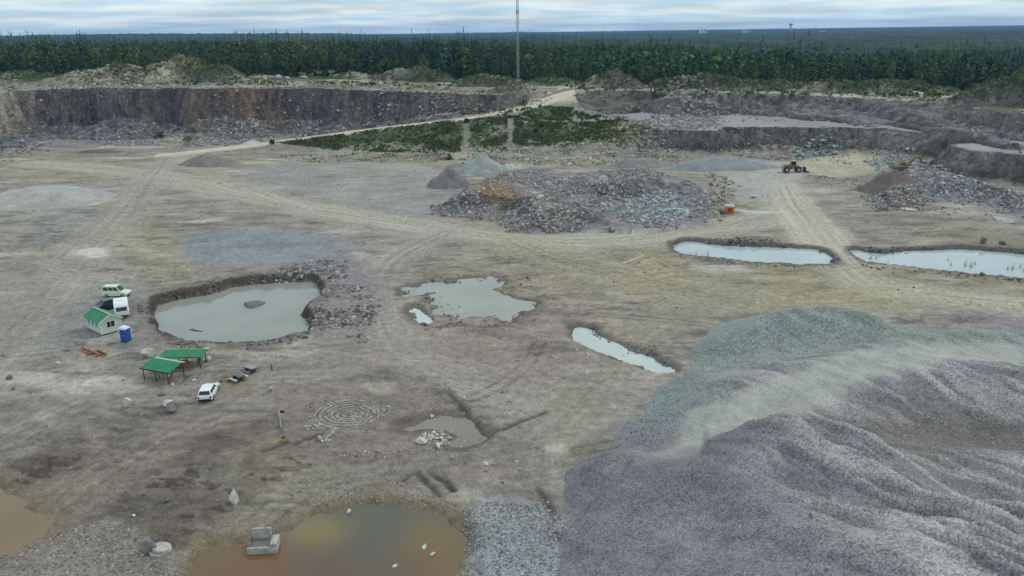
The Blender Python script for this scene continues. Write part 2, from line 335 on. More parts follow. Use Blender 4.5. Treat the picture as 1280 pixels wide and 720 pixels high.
MT['yellow'] = mat('yellow_plastic', (0.55, 0.42, 0.04), 0.5, noise=0.1)
MT['red'] = mat('dark_red_cloth', (0.16, 0.02, 0.015), 0.8, noise=0.2)
MT['mast'] = mat('mast_paint', (0.33, 0.37, 0.38), 0.5, metal=0.2, noise=0.1)
MT['bark'] = mat('bark', (0.055, 0.042, 0.032), 0.95, noise=0.3)
MT['needle'] = mat('needle', (1, 1, 1), 0.85, attr='Col', spec=0.15, noise=0.3, nscale=0.15)
MT['leaf'] = mat('leaf', (1, 1, 1), 0.8, attr='Col', spec=0.2, noise=0.25, nscale=0.4)
MT['canopy'] = mat('canopy', (1, 1, 1), 0.9, attr='Col', spec=0.1, noise=0.45, nscale=0.05, bump=2.0, bscale=0.12)
MT['reed'] = mat('reed', (0.06, 0.062, 0.04), 0.8, noise=0.2)
MT['town_white'] = mat('town_white', (0.8, 0.8, 0.78), 0.7, noise=0.05)
MT['town_grey'] = mat('town_grey', (0.4, 0.4, 0.41), 0.7, noise=0.1)

# ------------------------------------------------------------------ object helpers
def tag(o, label=None, cat=None, group=None, kind=None):
    if label: o['label'] = label
    if cat: o['category'] = cat
    if group: o['group'] = group
    if kind: o['kind'] = kind
    return o
def empty(name, loc, rz=0.0):
    o = bpy.data.objects.new(name, None); COL.objects.link(o); o.location = loc; o.rotation_euler = (0, 0, rz); o.empty_display_size = 0.3
    return o
def np_mesh(name, V, Fq, material=None, cols=None, smooth=False, parent=None):
    V = np.asarray(V, np.float32); Fq = np.asarray(Fq, np.int32); k = Fq.shape[1]
    me = bpy.data.meshes.new(name); me.vertices.add(len(V)); me.vertices.foreach_set('co', V.ravel())
    me.loops.add(Fq.size); me.loops.foreach_set('vertex_index', Fq.ravel()); me.polygons.add(len(Fq))
    me.polygons.foreach_set('loop_start', np.arange(0, Fq.size, k, dtype=np.int32))
    me.polygons.foreach_set('use_smooth', np.full(len(Fq), smooth, bool))
    if cols is not None:
        ca = me.color_attributes.new('Col', 'FLOAT_COLOR', 'POINT'); cc = np.ones((len(V), 4), np.float32); cc[:, :3] = cols
        ca.data.foreach_set('color', cc.ravel())
    me.update(calc_edges=True)
    if material: me.materials.append(material)
    o = bpy.data.objects.new(name, me); COL.objects.link(o)
    if parent: o.parent = parent
    return o
class MB:
    def __init__(s): s.v = []; s.f = []
    def add(s, vs, fs):
        b = len(s.v); s.v += [tuple(map(float, v)) for v in vs]; s.f += [tuple(b+i for i in f) for f in fs]; return s
    def hexa(s, p):   # 4 bottom, 4 top, counter-clockwise
        return s.add(p, [(3,2,1,0),(4,5,6,7),(0,1,5,4),(1,2,6,5),(2,3,7,6),(3,0,4,7)])
    def box(s, x0, x1, y0, y1, z0, z1, t=0.0):
        return s.hexa([(x0,y0,z0),(x1,y0,z0),(x1,y1,z0),(x0,y1,z0),(x0+t,y0+t,z1),(x1-t,y0+t,z1),(x1-t,y1-t,z1),(x0+t,y1-t,z1)])
    def cyl(s, p0, p1, r0, r1=None, n=10):
        r1 = r0 if r1 is None else r1; p0 = Vector(p0); p1 = Vector(p1); d = (p1-p0).normalized()
        a = d.orthogonal().normalized(); b = d.cross(a); vs = []
        for p, r in ((p0, r0), (p1, r1)):
            for i in range(n):
                th = 2*math.pi*i/n; vs.append(p+a*math.cos(th)*r+b*math.sin(th)*r)
        return s.add(vs, [tuple(range(n-1, -1, -1)), tuple(range(n, 2*n))]+[(i, (i+1) % n, n+(i+1) % n, n+i) for i in range(n)])
    def bar(s, p0, p1, w, h=None):
        h = h or w; p0 = Vector(p0); p1 = Vector(p1); d = (p1-p0).normalized()
        up = Vector((0,0,1)) if abs(d.z) < 0.9 else Vector((1,0,0)); a = d.cross(up).normalized()*w/2; b = a.cross(d).normalized()*h/2
        return s.hexa([p0-a-b, p0+a-b, p1+a-b, p1-a-b, p0-a+b, p0+a+b, p1+a+b, p1-a+b])
    def extr(s, prof, y0, y1, inset=0.0):   # profile in x,z extruded along y
        n = len(prof); vs = [(x, y0, z) for x, z in prof]+[(x, y1, z) for x, z in prof]
        return s.add(vs, [tuple(range(n)), tuple(range(2*n-1, n-1, -1))]+[(i, n+i, n+(i+1) % n, (i+1) % n) for i in range(n)])
    def panel(s, a, b, c, d, u0, u1, v0, v1, off=0.012, th=0.01):
        a, b, c, d = map(Vector, (a, b, c, d)); n = (b-a).cross(d-a).normalized()
        q = lambda u, v: (a*(1-u)+b*u)*(1-v)+(d*(1-u)+c*u)*v
        P = [q(u0, v0), q(u1, v0), q(u1, v1), q(u0, v1)]
        return s.hexa([p+n*(off-th) for p in P]+[p+n*off for p in P])
    def build(s, name, material, parent=None, smooth=False, bevel=0.0):
        me = bpy.data.meshes.new(name); me.from_pydata(s.v, [], s.f); me.update(); me.materials.append(material)
        import bmesh
        bm = bmesh.new(); bm.from_mesh(me); bmesh.ops.recalc_face_normals(bm, faces=bm.faces)
        if bevel > 0:
            bmesh.ops.bevel(bm, geom=bm.edges[:], offset=bevel, segments=2, profile=0.5, affect='EDGES', clamp_overlap=True)
        bm.to_mesh(me); bm.free()
        if smooth: me.polygons.foreach_set('use_smooth', np.ones(len(me.polygons), bool))
        o = bpy.data.objects.new(name, me); COL.objects.link(o)
        if parent: o.parent = parent
        return o

# ------------------------------------------------------------------ ground sheet
def rows():
    y = 30.0; r = [y]
    while y < 11500:
        if y < 250: st = min(1.05*y*y/33600, 0.62)
        elif y < 330: st = 0.42
        elif y < 372: st = 0.25
        elif y < 440: st = 0.7
        else: st = (y-430)*0.05+0.8
        y += st; r.append(y)
    return np.array(r)
RY = rows()
TX = np.concatenate([np.linspace(-2.2, -0.80, 40)[:-1], np.linspace(-0.80, 0.80, 1240), np.linspace(0.80, 2.2, 40)[1:]])
GY, GT = np.meshgrid(RY, TX, indexing='ij'); GX = GT*(GY+4.0)
Z, M = terrain(GX, GY, True)
X, Y = GX, GY
def mixc(c, tgt, m): return c+(np.asarray(tgt)-c)*m[..., None]
n1 = fbm(X, Y, 45, 4, 50); n2 = fbm(X, Y, 12, 4, 51); n3 = fbm(X, Y, 3, 3, 52); n4 = fbm(X+0.4*Y, Y*0.35, 14, 4, 53)
col = np.broadcast_to(C(121,115,105), X.shape+(3,)).copy()
col = mixc(col, C(116,113,110), sstep(0.0, 0.6, n1))
col = mixc(col, C(122,114,90), sstep(0.1, 0.8, n4)*0.55)
olive = np.exp(-((X-22)/34)**2-((Y-135)/42)**2)+np.exp(-((X-75)/45)**2-((Y-135)/22)**2)+0.7*np.exp(-((X+140)/90)**2-((Y-270)/30)**2)
col = mixc(col, C(127,118,90), np.clip(olive, 0, 1)*(0.38+0.4*n2))
brown = np.exp(-((Y-66)/20)**2)*sstep(12, -14, X)
col = mixc(col, C(90,82,72), np.clip(brown*(0.8+0.7*n2), 0, 1))
col = mixc(col, C(118,106,98), np.clip(np.exp(-((X+2)/22)**2-((Y-108)/30)**2)*(0.8+0.5*n4), 0, 1))
# streaks left by wheels and scraper blades
st1 = fbm(X*0.25+Y*0.1, Y+0.25*X, 2.4, 3, 60); st2 = fbm(X*0.35-Y*0.2, Y*0.9-0.3*X, 4, 3, 61)
col = col*(1+0.19*st1+0.16*st2+0.12*n3+0.15*n2+0.10*fbm(X*.4, Y, 1.1, 2, 64))[..., None]
dark = sstep(0.34, 0.6, fbm(X*0.4+0.15*Y, Y, 2.4, 5, 62, 0.62))
col = mixc(col, C(78,73,67), dark*0.5)
dash = sstep(0.45, 0.75, fbm(X*0.3-0.1*Y, Y, 1.6, 3, 65))*sstep(-0.1, 0.5, fbm(X, Y, 16, 2, 66)); col = mixc(col, C(62,58,54), dash*0.55)
nrm_ = sstep(135, 80, Y); col = col*(1+nrm_*(0.16*fbm(X*0.6, Y, 0.75, 3, 33)+0.16*fbm(X*0.5+0.3*Y, Y, 2.2, 3, 34)))[..., None]
dsh2 = sstep(0.35, 0.6, fbm(X*0.45+0.2*Y, Y, 0.9, 3, 68))*sstep(0.0, 0.5, fbm(X, Y, 9, 3, 69))*(Y < 150); col = mixc(col, C(66,61,57), dsh2*0.5)
ngm = np.exp(-((Y-68)/17)**2)*sstep(6, -12, X); nmud = sstep(0.16, 0.40, fbm(X*0.7+0.4*Y, Y*1.2, 1.3, 4, 67, 0.62))*sstep(-0.4, 0.3, fbm(X, Y, 9, 2, 63)); col = mixc(col, C(60,53,48), nmud*ngm*0.75); Z = Z-0.16*nmud*ngm*(M['pond'] > 1.5)
pale = sstep(0.62, 0.95, fbm(X*0.5+3, Y, 9, 4, 63))
col = mixc(col, C(160,154,142), pale*0.6)
ROADS = [
 ([(40,205),(130,212),(220,225),(300,243),(400,262),(500,278),(600,292),(700,301),(780,299),(860,288),(940,276),(985,262),(978,240),(972,222),(1010,205),(1090,200)], 6.5, C(144,138,124), 0.92),
 ([(985,250),(1010,280),(1035,310),(1052,330),(1075,350),(1120,366),(1280,382),(1400,390)], 5.5, C(146,140,123), 0.9),
 ([(978,230),(995,260),(1030,300),(1050,325)], 4.0, C(158,150,134), 0.7),
 ([(-40,470),(30,400),(90,330),(150,270),(190,220),(215,195)], 6, C(138,132,120), 0.6),
 ([(560,290),(500,320),(478,350),(482,400),(505,440),(570,470),(660,500),(700,520)], 4.5, C(136,129,119), 0.7),
 ([(640,300),(720,330),(800,350),(900,372),(1000,375),(1100,372)], 7, C(136,128,106), 0.55),
 ([(60,640),(180,560),(300,500),(420,452),(520,440),(620,455),(720,500)], 5, C(124,115,104), 0.5),
 ([(300,700),(420,610),(560,585),(660,560),(740,500),(800,420),(900,372)], 5, C(124,117,104), 0.5),
 ([(0,560),(120,500),(240,470),(420,460)], 5, C(122,116,106), 0.45),
 ([(225,192),(240,200),(280,225),(380,262)], 5, C(148,140,126), 0.5),
]
for pts, w_, c_, a_ in ROADS:
    P = pxs(pts, 0, False, 5); d, sg, s, _ = line_dist(X, Y, P, w_*2.4)
    m_ = sstep(w_*1.5, w_*0.4, d+1.6*n2)*a_*(Z < 2.5)
    strk = vnoise(sg*1.5, s*0.03, 70)+0.6*vnoise(sg*3.7, s*0.06, 71)+0.5*vnoise(sg*0.5, s*0.02, 72)
    col = mixc(col, c_*(1+0.15*strk)[..., None], m_)
    rut = np.exp(-(((np.abs(sg+0.5*np.sin(s*0.07))-1.1)/0.3)**2))*m_
    Z = Z-0.06*rut+0.05*m_*strk
    col = col*(1-0.36*rut*(0.6+0.4*vnoise(s*0.1, s*0, 73)))[..., None]
TRK = []
for i in range(84):      # single wheel tracks curving over the floor
    px, py = random.uniform(-20, 1100), random.uniform(215, 640); a = random.uniform(-0.5, 0.5); L = random.uniform(90, 260); k = random.uniform(-0.003, 0.003); q = []
    for j in range(6):
        q.append((px, py)); px += L/5*math.cos(a); py += L/5*math.sin(a)*0.45; a += k*L/5*1.5
    TRK.append(pxs(q, 0, False, 3))
for i, P in enumerate(TRK):
    d, sg, s, _ = line_dist(X, Y, P, 4)
    m_ = (np.exp(-((sg-0.8)/0.28)**2)+np.exp(-((sg+0.8)/0.28)**2))*(0.5+0.5*vnoise(s*0.15, s*0, 80+i))*(Z < 1.2)
    col = col*(1-(0.34 if i % 3 else -0.26)*m_)[..., None]; Z = Z-0.04*m_
# patches of crushed stone lying on the floor
W90 = fbm(X, Y, 5, 3, 90); W91 = fbm(X, Y, 5, 3, 91)
def patch(pts, c_, amt=0.85, z=0.0, soft=2.5, nz=1.5):
    global col
    P = pxs(pts, z); sd = poly_sd(X+nz*W90, Y+nz*W91, P, 12)
    m_ = sstep(-soft, soft, sd)*amt; col = mixc(col, c_*(1+0.12*n3+0.12*n2)[..., None], m_); return m_
patch([(225,300),(280,286),(360,285),(425,300),(448,314),(430,326),(340,332),(250,330)], C(114,117,117), 0.8)
patch([(230,315),(300,300),(380,300),(390,325),(300,328)], C(108,112,116), 0.5)
patch([(90,312),(130,309),(138,316),(110,322)], C(170,166,156), 0.8, soft=1)
patch([(345,335),(440,322),(470,345),(470,415),(425,428),(385,415),(390,385),(410,360),(385,345)], C(116,110,110), 0.85)
GSP = [(585,640),(620,622),(700,640),(735,690),(770,730),(770,780),(560,780),(580,700),(600,670)]
grv = patch(GSP, C(128,131,132), 0.95, nz=0.8, soft=0.8)
patch([(-20,690),(60,670),(150,655),(230,690),(260,730),(-20,740)], C(112,106,98), 0.8, soft=1)
patch([(560,565),(700,590),(720,640),(640,640),(570,600)], C(118,108,98), 0.5)
patch([(920,261),(960,263),(985,262),(985,264),(950,265.5),(922,263.5)], C(172,172,168), 0.7, soft=0.5, nz=0.6)
patch([(455,476),(490,474),(495,488),(470,490)], C(158,152,134), 0.75, soft=0.4, nz=0.5)
patch([(495,515),(525,512),(530,525),(500,535)], C(122,96,72), 0.6, soft=0.8, nz=0.8)
patch([(272,470),(300,468),(312,486),(270,488)], C(112,98,74), 0.45, soft=0.6, nz=0.6)
patch([(100,432),(135,432),(135,448),(100,446)], C(124,106,90), 0.45, soft=0.6, nz=0.6)
patch([(680,556),(700,552),(708,562),(690,568)], C(165,156,140), 0.6, soft=0.4, nz=0.4)
patch([(900,205),(970,200),(1000,215),(960,250),(905,240)], C(140,140,134), 0.6)
patch([(1015,200),(1075,192),(1110,208),(1060,222),(1010,215)], C(148,142,118), 0.7)
patch([(330,205),(520,205),(600,240),(560,270),(420,250),(300,225)], C(132,129,124), 0.5)
patch([(0,330),(60,350),(80,400),(20,440),(-30,430)], C(112,108,100), 0.55)
# hollow
col = mixc(col, C(110,101,92), sstep(-0.5, 1.5, M['holl'])*0.6)
rimm = np.exp(-((M['holl']+0.1)/0.5)**2)*(0.5+0.8*n2); col = mixc(col, C(70,66,60), np.clip(rimm, 0, 1)*0.6)
for gq in GROOVES:
    gd = line_dist(X, Y, gq, 4)[0]; col = mixc(col, C(62,58,54), np.exp(-(gd/0.42)**2)*0.8)
# shores
pd = M['pond']; wet = sstep(1.7, 0.0, pd+0.9*n2)*(Z < 1.5)
col = mixc(col, C(78,72,66), wet*0.75)
sp0 = M['pond0']; col = mixc(col, C(104,94,88)*(1+0.35*n3)[..., None], sstep(-4.5, -2.0, sp0+1.5*n2)*0.55*(Z > -1.1)*(1-sstep(-0.5, 0.3, sp0)))
bk0 = sstep(-1.5, -0.8, sp0+0.5*n3)*(Z > -1.3); col = mixc(col, C(58,50,46), np.clip(bk0, 0, 1)*0.85)
for k in (4, 5): col = mixc(col, C(70,68,66), sstep(-2.2, -0.4, M['pond%d' % k]+0.9*n2)*0.7)
mp = M['pond6']; col = mixc(col, C(116,98,64), np.exp(-((mp-0.2)/1.6)**2)*np.clip(0.5+0.9*n2, 0, 1)*0.8); col = mixc(col, C(92,66,42), sstep(0.8, 2.2, mp)*0.9); col = mixc(col, C(104,92,74), sstep(-3.5, 0.5, M['pond8'])*0.7)
# rubble and rock faces
rubm = sstep(-1.5, 1, M['rub']); col = mixc(col, C(112,107,108)*(1+0.3*n3)[..., None], rubm*0.95)
ox, oy = at(625, 258); rust = np.exp(-((X-ox)/6)**2-((Y-oy)/7)**2)
col = mixc(col, C(140,112,66), np.clip(rust*(0.9+0.5*n3), 0, 1)); ox, oy = at(1115, 245); rust2 = np.exp(-((X-ox)/7)**2-((Y-oy)/6)**2)
col = mixc(col, C(108,106,112)*(1+0.3*n3)[..., None], sstep(-1, 1, M['rrub'])*0.95)
col = mixc(col, C(98,76,54), np.clip(rust2*(0.9+0.5*n3), 0, 1))
floorz = Z < 0.9
gyy, gxx = np.gradient(Z); dYr = np.gradient(RY)[:, None]; dXc = np.gradient(X, axis=1)
slope = np.hypot(gyy/dYr, gxx/dXc)
st_, wt_ = M['ter'], M['ter_w']
on_ter = st_ > -wt_-1
hum = fbm(X, Z*0.5, 5, 4, 95); band = fbm(X+Y, Z*0.08, 6, 4, 96)
rockc = np.broadcast_to(C(104,97,96), X.shape+(3,)).copy()
rockc = mixc(rockc, C(122,112,102), sstep(-0.2, 0.7, band)); rockc = mixc(rockc, C(80,77,82), sstep(0.1, 0.8, hum))
rockc = mixc(rockc, C(126,104,86), np.clip(np.exp(-((X+120)/17)**2)*(0.7+0.9*band), 0, 1)*(Y < 372))
rockc = mixc(rockc, C(158,150,134), sstep(-201, -211, X)*0.9)
rockc = mixc(rockc, C(116,113,109)*(1+0.25*band)[..., None], sstep(50, 62, X)*0.75); rockc = rockc*(1+0.25*n3+0.2*hum)[..., None]
steep = sstep(0.36, 1.0, slope)*sstep(1.0, 2.5, Z)*(Y < 430)*(Y > 120)
col = mixc(col, rockc, steep*0.95)
slp = (st_ > -wt_) & (st_ < 0.5) & (X > 30) & (X < 230) & (Y < 420); col = mixc(col, rockc*1.05, np.where(slp, 0.8, 0)); steep = np.maximum(steep, np.where(slp, 0.7, 0))
bench = (M['bench'] > -8) & (st_ < -wt_) & (Z > 3) & (X > 26)
bcol = C(124,123,122)*(1+0.12*n2+0.12*st1)[..., None]
col = mixc(col, bcol, np.where(bench, (1-steep)*0.9, 0))
talm = sstep(0.1, 1.2, M['tal'])*(st_ < -wt_*0.6)*(Y < 400); col = mixc(col, C(112,112,116)*(1+0.35*n3)[..., None], talm*0.85)
tert = (st_ > -1.0)
tcol = C(112,107,96)*(1+0.2*n2+0.2*n3)[..., None]; tcol = mixc(tcol, C(86,90,66), sstep(0.0, 0.6, fbm(X, Y, 10, 3, 97)))
tcol = mixc(tcol, C(140,135,122), sstep(0.25, 0.6, fbm(X*0.3, Y, 12, 3, 98))*sstep(20, 3, st_))
fl = sstep(395, 440, Y+8*n2); tcol = mixc(tcol, C(52,62,40), fl); fl2 = sstep(700, 1500, Y); tcol = mixc(tcol, C(60,70,56), fl2)
col = mixc(col, tcol, np.where(tert, (1-0.7*steep), 0))
fx = sstep(0.25, 0.45, fbm(X, Y*2, 500, 3, 99))*(Y > 1600); col = mixc(col, C(190,182,158), fx*0.0)
mnd = np.zeros(X.shape)
def tpatch(pts, z, c_, amt): return patch(pts, c_, amt, z, 2.0, 1.5)
tpatch([(690,112),(760,113),(1000,117),(1090,121),(1090,117),(1000,114),(860,112),(760,110),(720,107),(640,108),(560,107),(560,110)], 15.5, C(158,151,134), 0.55)
tpatch([(1080,119),(1150,119),(1230,128),(1290,140),(1290,136),(1240,124),(1180,116),(1100,115)], 14.6, C(156,150,134), 0.6)
tpatch([(280,104),(360,103),(440,99),(480,98),(480,102),(360,108),(280,109)], 19, C(148,144,132), 0.6)
tpatch([(195,112),(300,104),(300,108),(230,114)], 20, C(150,146,134), 0.6)
for i, (px, py, bz_, rx, ry, h, kind) in enumerate(MOUNDS):
    cx, cy = at(px, py, bz_); e = ((X-cx)/rx)**2+((Y-cy-2)/ry)**2; m_ = sstep(1.5, 0.7, e+0.4*n2)
    mnd = np.maximum(mnd, m_); col = mixc(col, (C(82,90,64) if kind == 'green' else C(118,112,102))*(1+0.35*n3+0.2*n2)[..., None], m_*0.9)
cx, cy = at(196, 94, 24); col = mixc(col, C(168,160,136), np.clip(np.exp(-((X-cx)/9)**2-((Y-cy)/13)**2)*(1+0.5*n3), 0, 1)*(Y > 385))
col = mixc(col, rockc, np.where((st_ < 1.5) | (Y < 330), steep*0.9*(1-mnd), 0))
# ramp road, and the grass on its bank
rd = M['ramp_d']; rz = M['ramp_z']
bank = M['ramp_on'] & (M['ramp_side'] < 0) & (rd > 4.0)
ex = sstep(-92, -66, X)*sstep(0.9, 2.2, Z+1.2*n2)*(1-0.75*np.exp(-((X+16.5)/1.7)**2))*sstep(0, -5, X)
col = mixc(col, C(110,106,98)*(1+0.2*n3)[..., None], np.where(bank, 0.8, 0)*(Z > 0.3))
col = mixc(col, C(70,76,54)*(1+0.3*n3+0.25*n2)[..., None], np.where(bank | (Z > 1), ex*(M['ramp_side'] < 0)*(Y < 336)*(rd > 4), 0))
pb = sstep(1, 5, X)*sstep(50, 38, X+3*n2)*sstep(2.6, 4.0, Z+0.8*n2)*sstep(331, 322, Y)*(Y > 278)*(M['rub'] < -2)*sstep(7.6, 7.2, Z)
col = mixc(col, C(110,106,100)*(1+0.3*n3)[..., None], sstep(0.5, 1.5, Z)*(X > -8)*(X < 52)*(Y < 325)*(Y > 276)*(M['rub'] < -2)*0.8)
col = mixc(col, mixc(np.broadcast_to(C(74,80,56), X.shape+(3,)), C(120,112,84), sstep(18, 44, X+6*n2))*(1+0.3*n3+0.25*n2)[..., None], pb)
pb2 = sstep(3, 8, X)*sstep(28, 22, X)*(Y > 322)*(Y < 352)*(rd > 6)*(M['ramp_side'] < 0); col = mixc(col, C(66,80,48)*(1+0.3*n3)[..., None], pb2*0.8)
rm = sstep(5.6, 4.2, rd+0.6*n2)
strk = vnoise(M['ramp_side']*1.3, X*0.05, 75)
col = mixc(col, C(162,154,136)*(1+0.1*strk)[..., None], rm*(rz > -0.2))
fm = sstep(12, 6, rd)*sstep(12.0, 13.8, rz)*(Z > 11); col = mixc(col, C(166,157,138), fm*0.7)
col = np.clip(col*np.array([1.0, 0.977, 0.985]), 0.004, 0.85)
nr, nc = X.shape
idx = np.arange(nr*nc, dtype=np.int32).reshape(nr, nc)
FQ = np.stack([idx[:-1, :-1], idx[:-1, 1:], idx[1:, 1:], idx[1:, :-1]], -1).reshape(-1, 4)
gm = mat('ground', (1, 1, 1), 0.93, noise=0.26, nscale=0.9, bump=0.16, bscale=1.3, attr='Col', spec=0.15)
def rock_relief(m):
    t = m.node_tree; b = t.nodes['Principled BSDF']; geo = [n for n in t.nodes if n.type == 'NEW_GEOMETRY'][0]
    at_ = N('ShaderNodeAttribute', t); at_.attribute_name = 'Rock'
    mp_ = N('ShaderNodeMapping', t); mp_.inputs['Scale'].default_value = (1, 1, 0.55); t.links.new(geo.outputs['Position'], mp_.inputs['Vector'])
    nz = N('ShaderNodeTexNoise', t); nz.inputs['Scale'].default_value = 0.42; nz.inputs['Detail'].default_value = 9; nz.inputs['Roughness'].default_value = 0.68; nz.inputs['Distortion'].default_value = 0.6; t.links.new(mp_.outputs[0], nz.inputs['Vector'])
    vo = N('ShaderNodeTexVoronoi', t, feature='DISTANCE_TO_EDGE'); vo.inputs['Scale'].default_value = 0.33; t.links.new(mp_.outputs[0], vo.inputs['Vector'])
    cr_ = N('ShaderNodeMapRange', t); cr_.inputs[1].default_value = 0.0; cr_.inputs[2].default_value = 0.12; t.links.new(vo.outputs['Distance'], cr_.inputs[0])
    hs = N('ShaderNodeMath', t, operation='MULTIPLY_ADD'); hs.inputs[1].default_value = 0.15; t.links.new(cr_.outputs[0], hs.inputs[0]); t.links.new(nz.outputs[0], hs.inputs[2])
    hm = N('ShaderNodeMath', t, operation='MULTIPLY'); t.links.new(hs.outputs[0], hm.inputs[0]); t.links.new(at_.outputs['Fac'], hm.inputs[1])
    bp = N('ShaderNodeBump', t); bp.inputs['Strength'].default_value = 1; bp.inputs['Distance'].default_value = 4.5; t.links.new(hm.outputs[0], bp.inputs['Height'])
    old = b.inputs['Normal'].links[0].from_node; t.links.new(bp.outputs[0], old.inputs['Normal'])
    mr = N('ShaderNodeMapRange', t); mr.inputs[1].default_value = 0.36; mr.inputs[2].default_value = 0.62; mr.inputs[3].default_value = 0.62; mr.inputs[4].default_value = 1.4; t.links.new(nz.outputs[0], mr.inputs[0])
    mf = N('ShaderNodeMix', t, data_type='FLOAT'); t.links.new(at_.outputs['Fac'], mf.inputs[0]); mf.inputs[2].default_value = 1.0; t.links.new(mr.outputs[0], mf.inputs[3])
    n5 = N('ShaderNodeTexNoise', t); n5.inputs['Scale'].default_value = 4.5; n5.inputs['Detail'].default_value = 4; n5.inputs['Roughness'].default_value = 0.7; t.links.new(geo.outputs['Position'], n5.inputs['Vector'])
    m5 = N('ShaderNodeMapRange', t); m5.inputs[1].default_value = 0.3; m5.inputs[2].default_value = 0.7; m5.inputs[3].default_value = 0.6; m5.inputs[4].default_value = 1.4; t.links.new(n5.outputs[0], m5.inputs[0])
    ml = N('ShaderNodeMath', t, operation='MULTIPLY'); t.links.new(mf.outputs[0], ml.inputs[0]); t.links.new(m5.outputs[0], ml.inputs[1])
    mx = N('ShaderNodeMix', t, data_type='RGBA', blend_type='MULTIPLY'); mx.inputs[0].default_value = 1
    src = b.inputs['Base Color'].links[0].from_socket; t.links.new(src, mx.inputs[6]); t.links.new(ml.outputs[0], mx.inputs[7]); t.links.new(mx.outputs[2], b.inputs['Base Color'])
rock_relief(gm)
ROCKM = np.clip(np.maximum(steep, 0.55*np.clip(talm, 0, 1)), 0, 1)
ground = np_mesh('ground', np.stack([X, Y, Z], -1).reshape(-1, 3), FQ, gm, col.reshape(-1, 3), True)
ra = ground.data.attributes.new('Rock', 'FLOAT', 'POINT'); ra.data.foreach_set('value', ROCKM.astype(np.float32).ravel())
tag(ground, kind='structure')
ZG = Z.copy()
def tz(x, y):
    x = np.asarray(x, float); y = np.asarray(y, float); t = x/(y+4.0)
    i = np.clip(np.searchsorted(RY, y)-1, 0, len(RY)-2); j = np.clip(np.searchsorted(TX, t)-1, 0, len(TX)-2)
    a = np.clip((y-RY[i])/(RY[i+1]-RY[i]), 0, 1); b = np.clip((t-TX[j])/(TX[j+1]-TX[j]), 0, 1)
    return (ZG[i, j]*(1-b)+ZG[i, j+1]*b)*(1-a)+(ZG[i+1, j]*(1-b)+ZG[i+1, j+1]*b)*a
def gz(x, y): return float(tz(np.array([x]), np.array([y]))[0])
del M, GX, GY, GT, n1, n2, n3, n4, st1, st2, FQ, rockc, tcol, bcol

# ------------------------------------------------------------------ water
def water_mat(name, col, rough, noise=0.12, nscale=0.15, c2=None):
    m = bpy.data.materials.new(name); m.use_nodes = True; t = m.node_tree; b = t.nodes['Principled BSDF']
    b.inputs['Roughness'].default_value = rough; b.inputs['IOR'].default_value = 1.33; b.inputs['Specular IOR Level'].default_value = 0.5
    geo = N('ShaderNodeNewGeometry', t); nz = N('ShaderNodeTexNoise', t); nz.inputs['Scale'].default_value = nscale; nz.inputs['Detail'].default_value = 5
    t.links.new(geo.outputs['Position'], nz.inputs['Vector'])
    r = N('ShaderNodeValToRGB', t); r.color_ramp.elements[0].position = 0.38; r.color_ramp.elements[1].position = 0.62
    r.color_ramp.elements[0].color = tuple(col)+(1,); r.color_ramp.elements[1].color = tuple(c2 if c2 is not None else np.asarray(col)*(1+noise))+(1,)
    t.links.new(nz.outputs[0], r.inputs[0]); t.links.new(r.outputs[0], b.inputs['Base Color'])
    nb = N('ShaderNodeTexNoise', t); nb.inputs['Scale'].default_value = 1.4; nb.inputs['Detail'].default_value = 3; t.links.new(geo.outputs['Position'], nb.inputs['Vector'])
    bp = N('ShaderNodeBump', t); bp.inputs['Strength'].default_value = 1; bp.inputs['Distance'].default_value = 0.006
    t.links.new(nb.outputs[0], bp.inputs['Height']); t.links.new(bp.outputs[0], b.inputs['Normal'])
    return m
WM = {'pond': water_mat('pond_water', C(120,119,110), 0.06), 'far': water_mat('bright_water', C(140,147,145), 0.06), 'puddle': water_mat('puddle_water', C(150,156,150), 0.08),
      'muddy_pond': mat('muddy_water', (1, 1, 1), 0.06, attr='Col', spec=0.5), 'muddy_puddle': water_mat('silty_water', C(106,100,88), 0.16), 'brown': water_mat('brown_water', C(104,86,64), 0.15)}
def hull(P):
    p = sorted(map(tuple, P)); cr_ = lambda o, a, b: (a[0]-o[0])*(b[1]-o[1])-(a[1]-o[1])*(b[0]-o[0])
    def half(q):
        h = []
        for c in q:
            while len(h) > 1 and cr_(h[-2], h[-1], c) <= 0: h.pop()
            h.append(c)
        return h[:-1]
    return np.array(half(p)+half(p[::-1]))
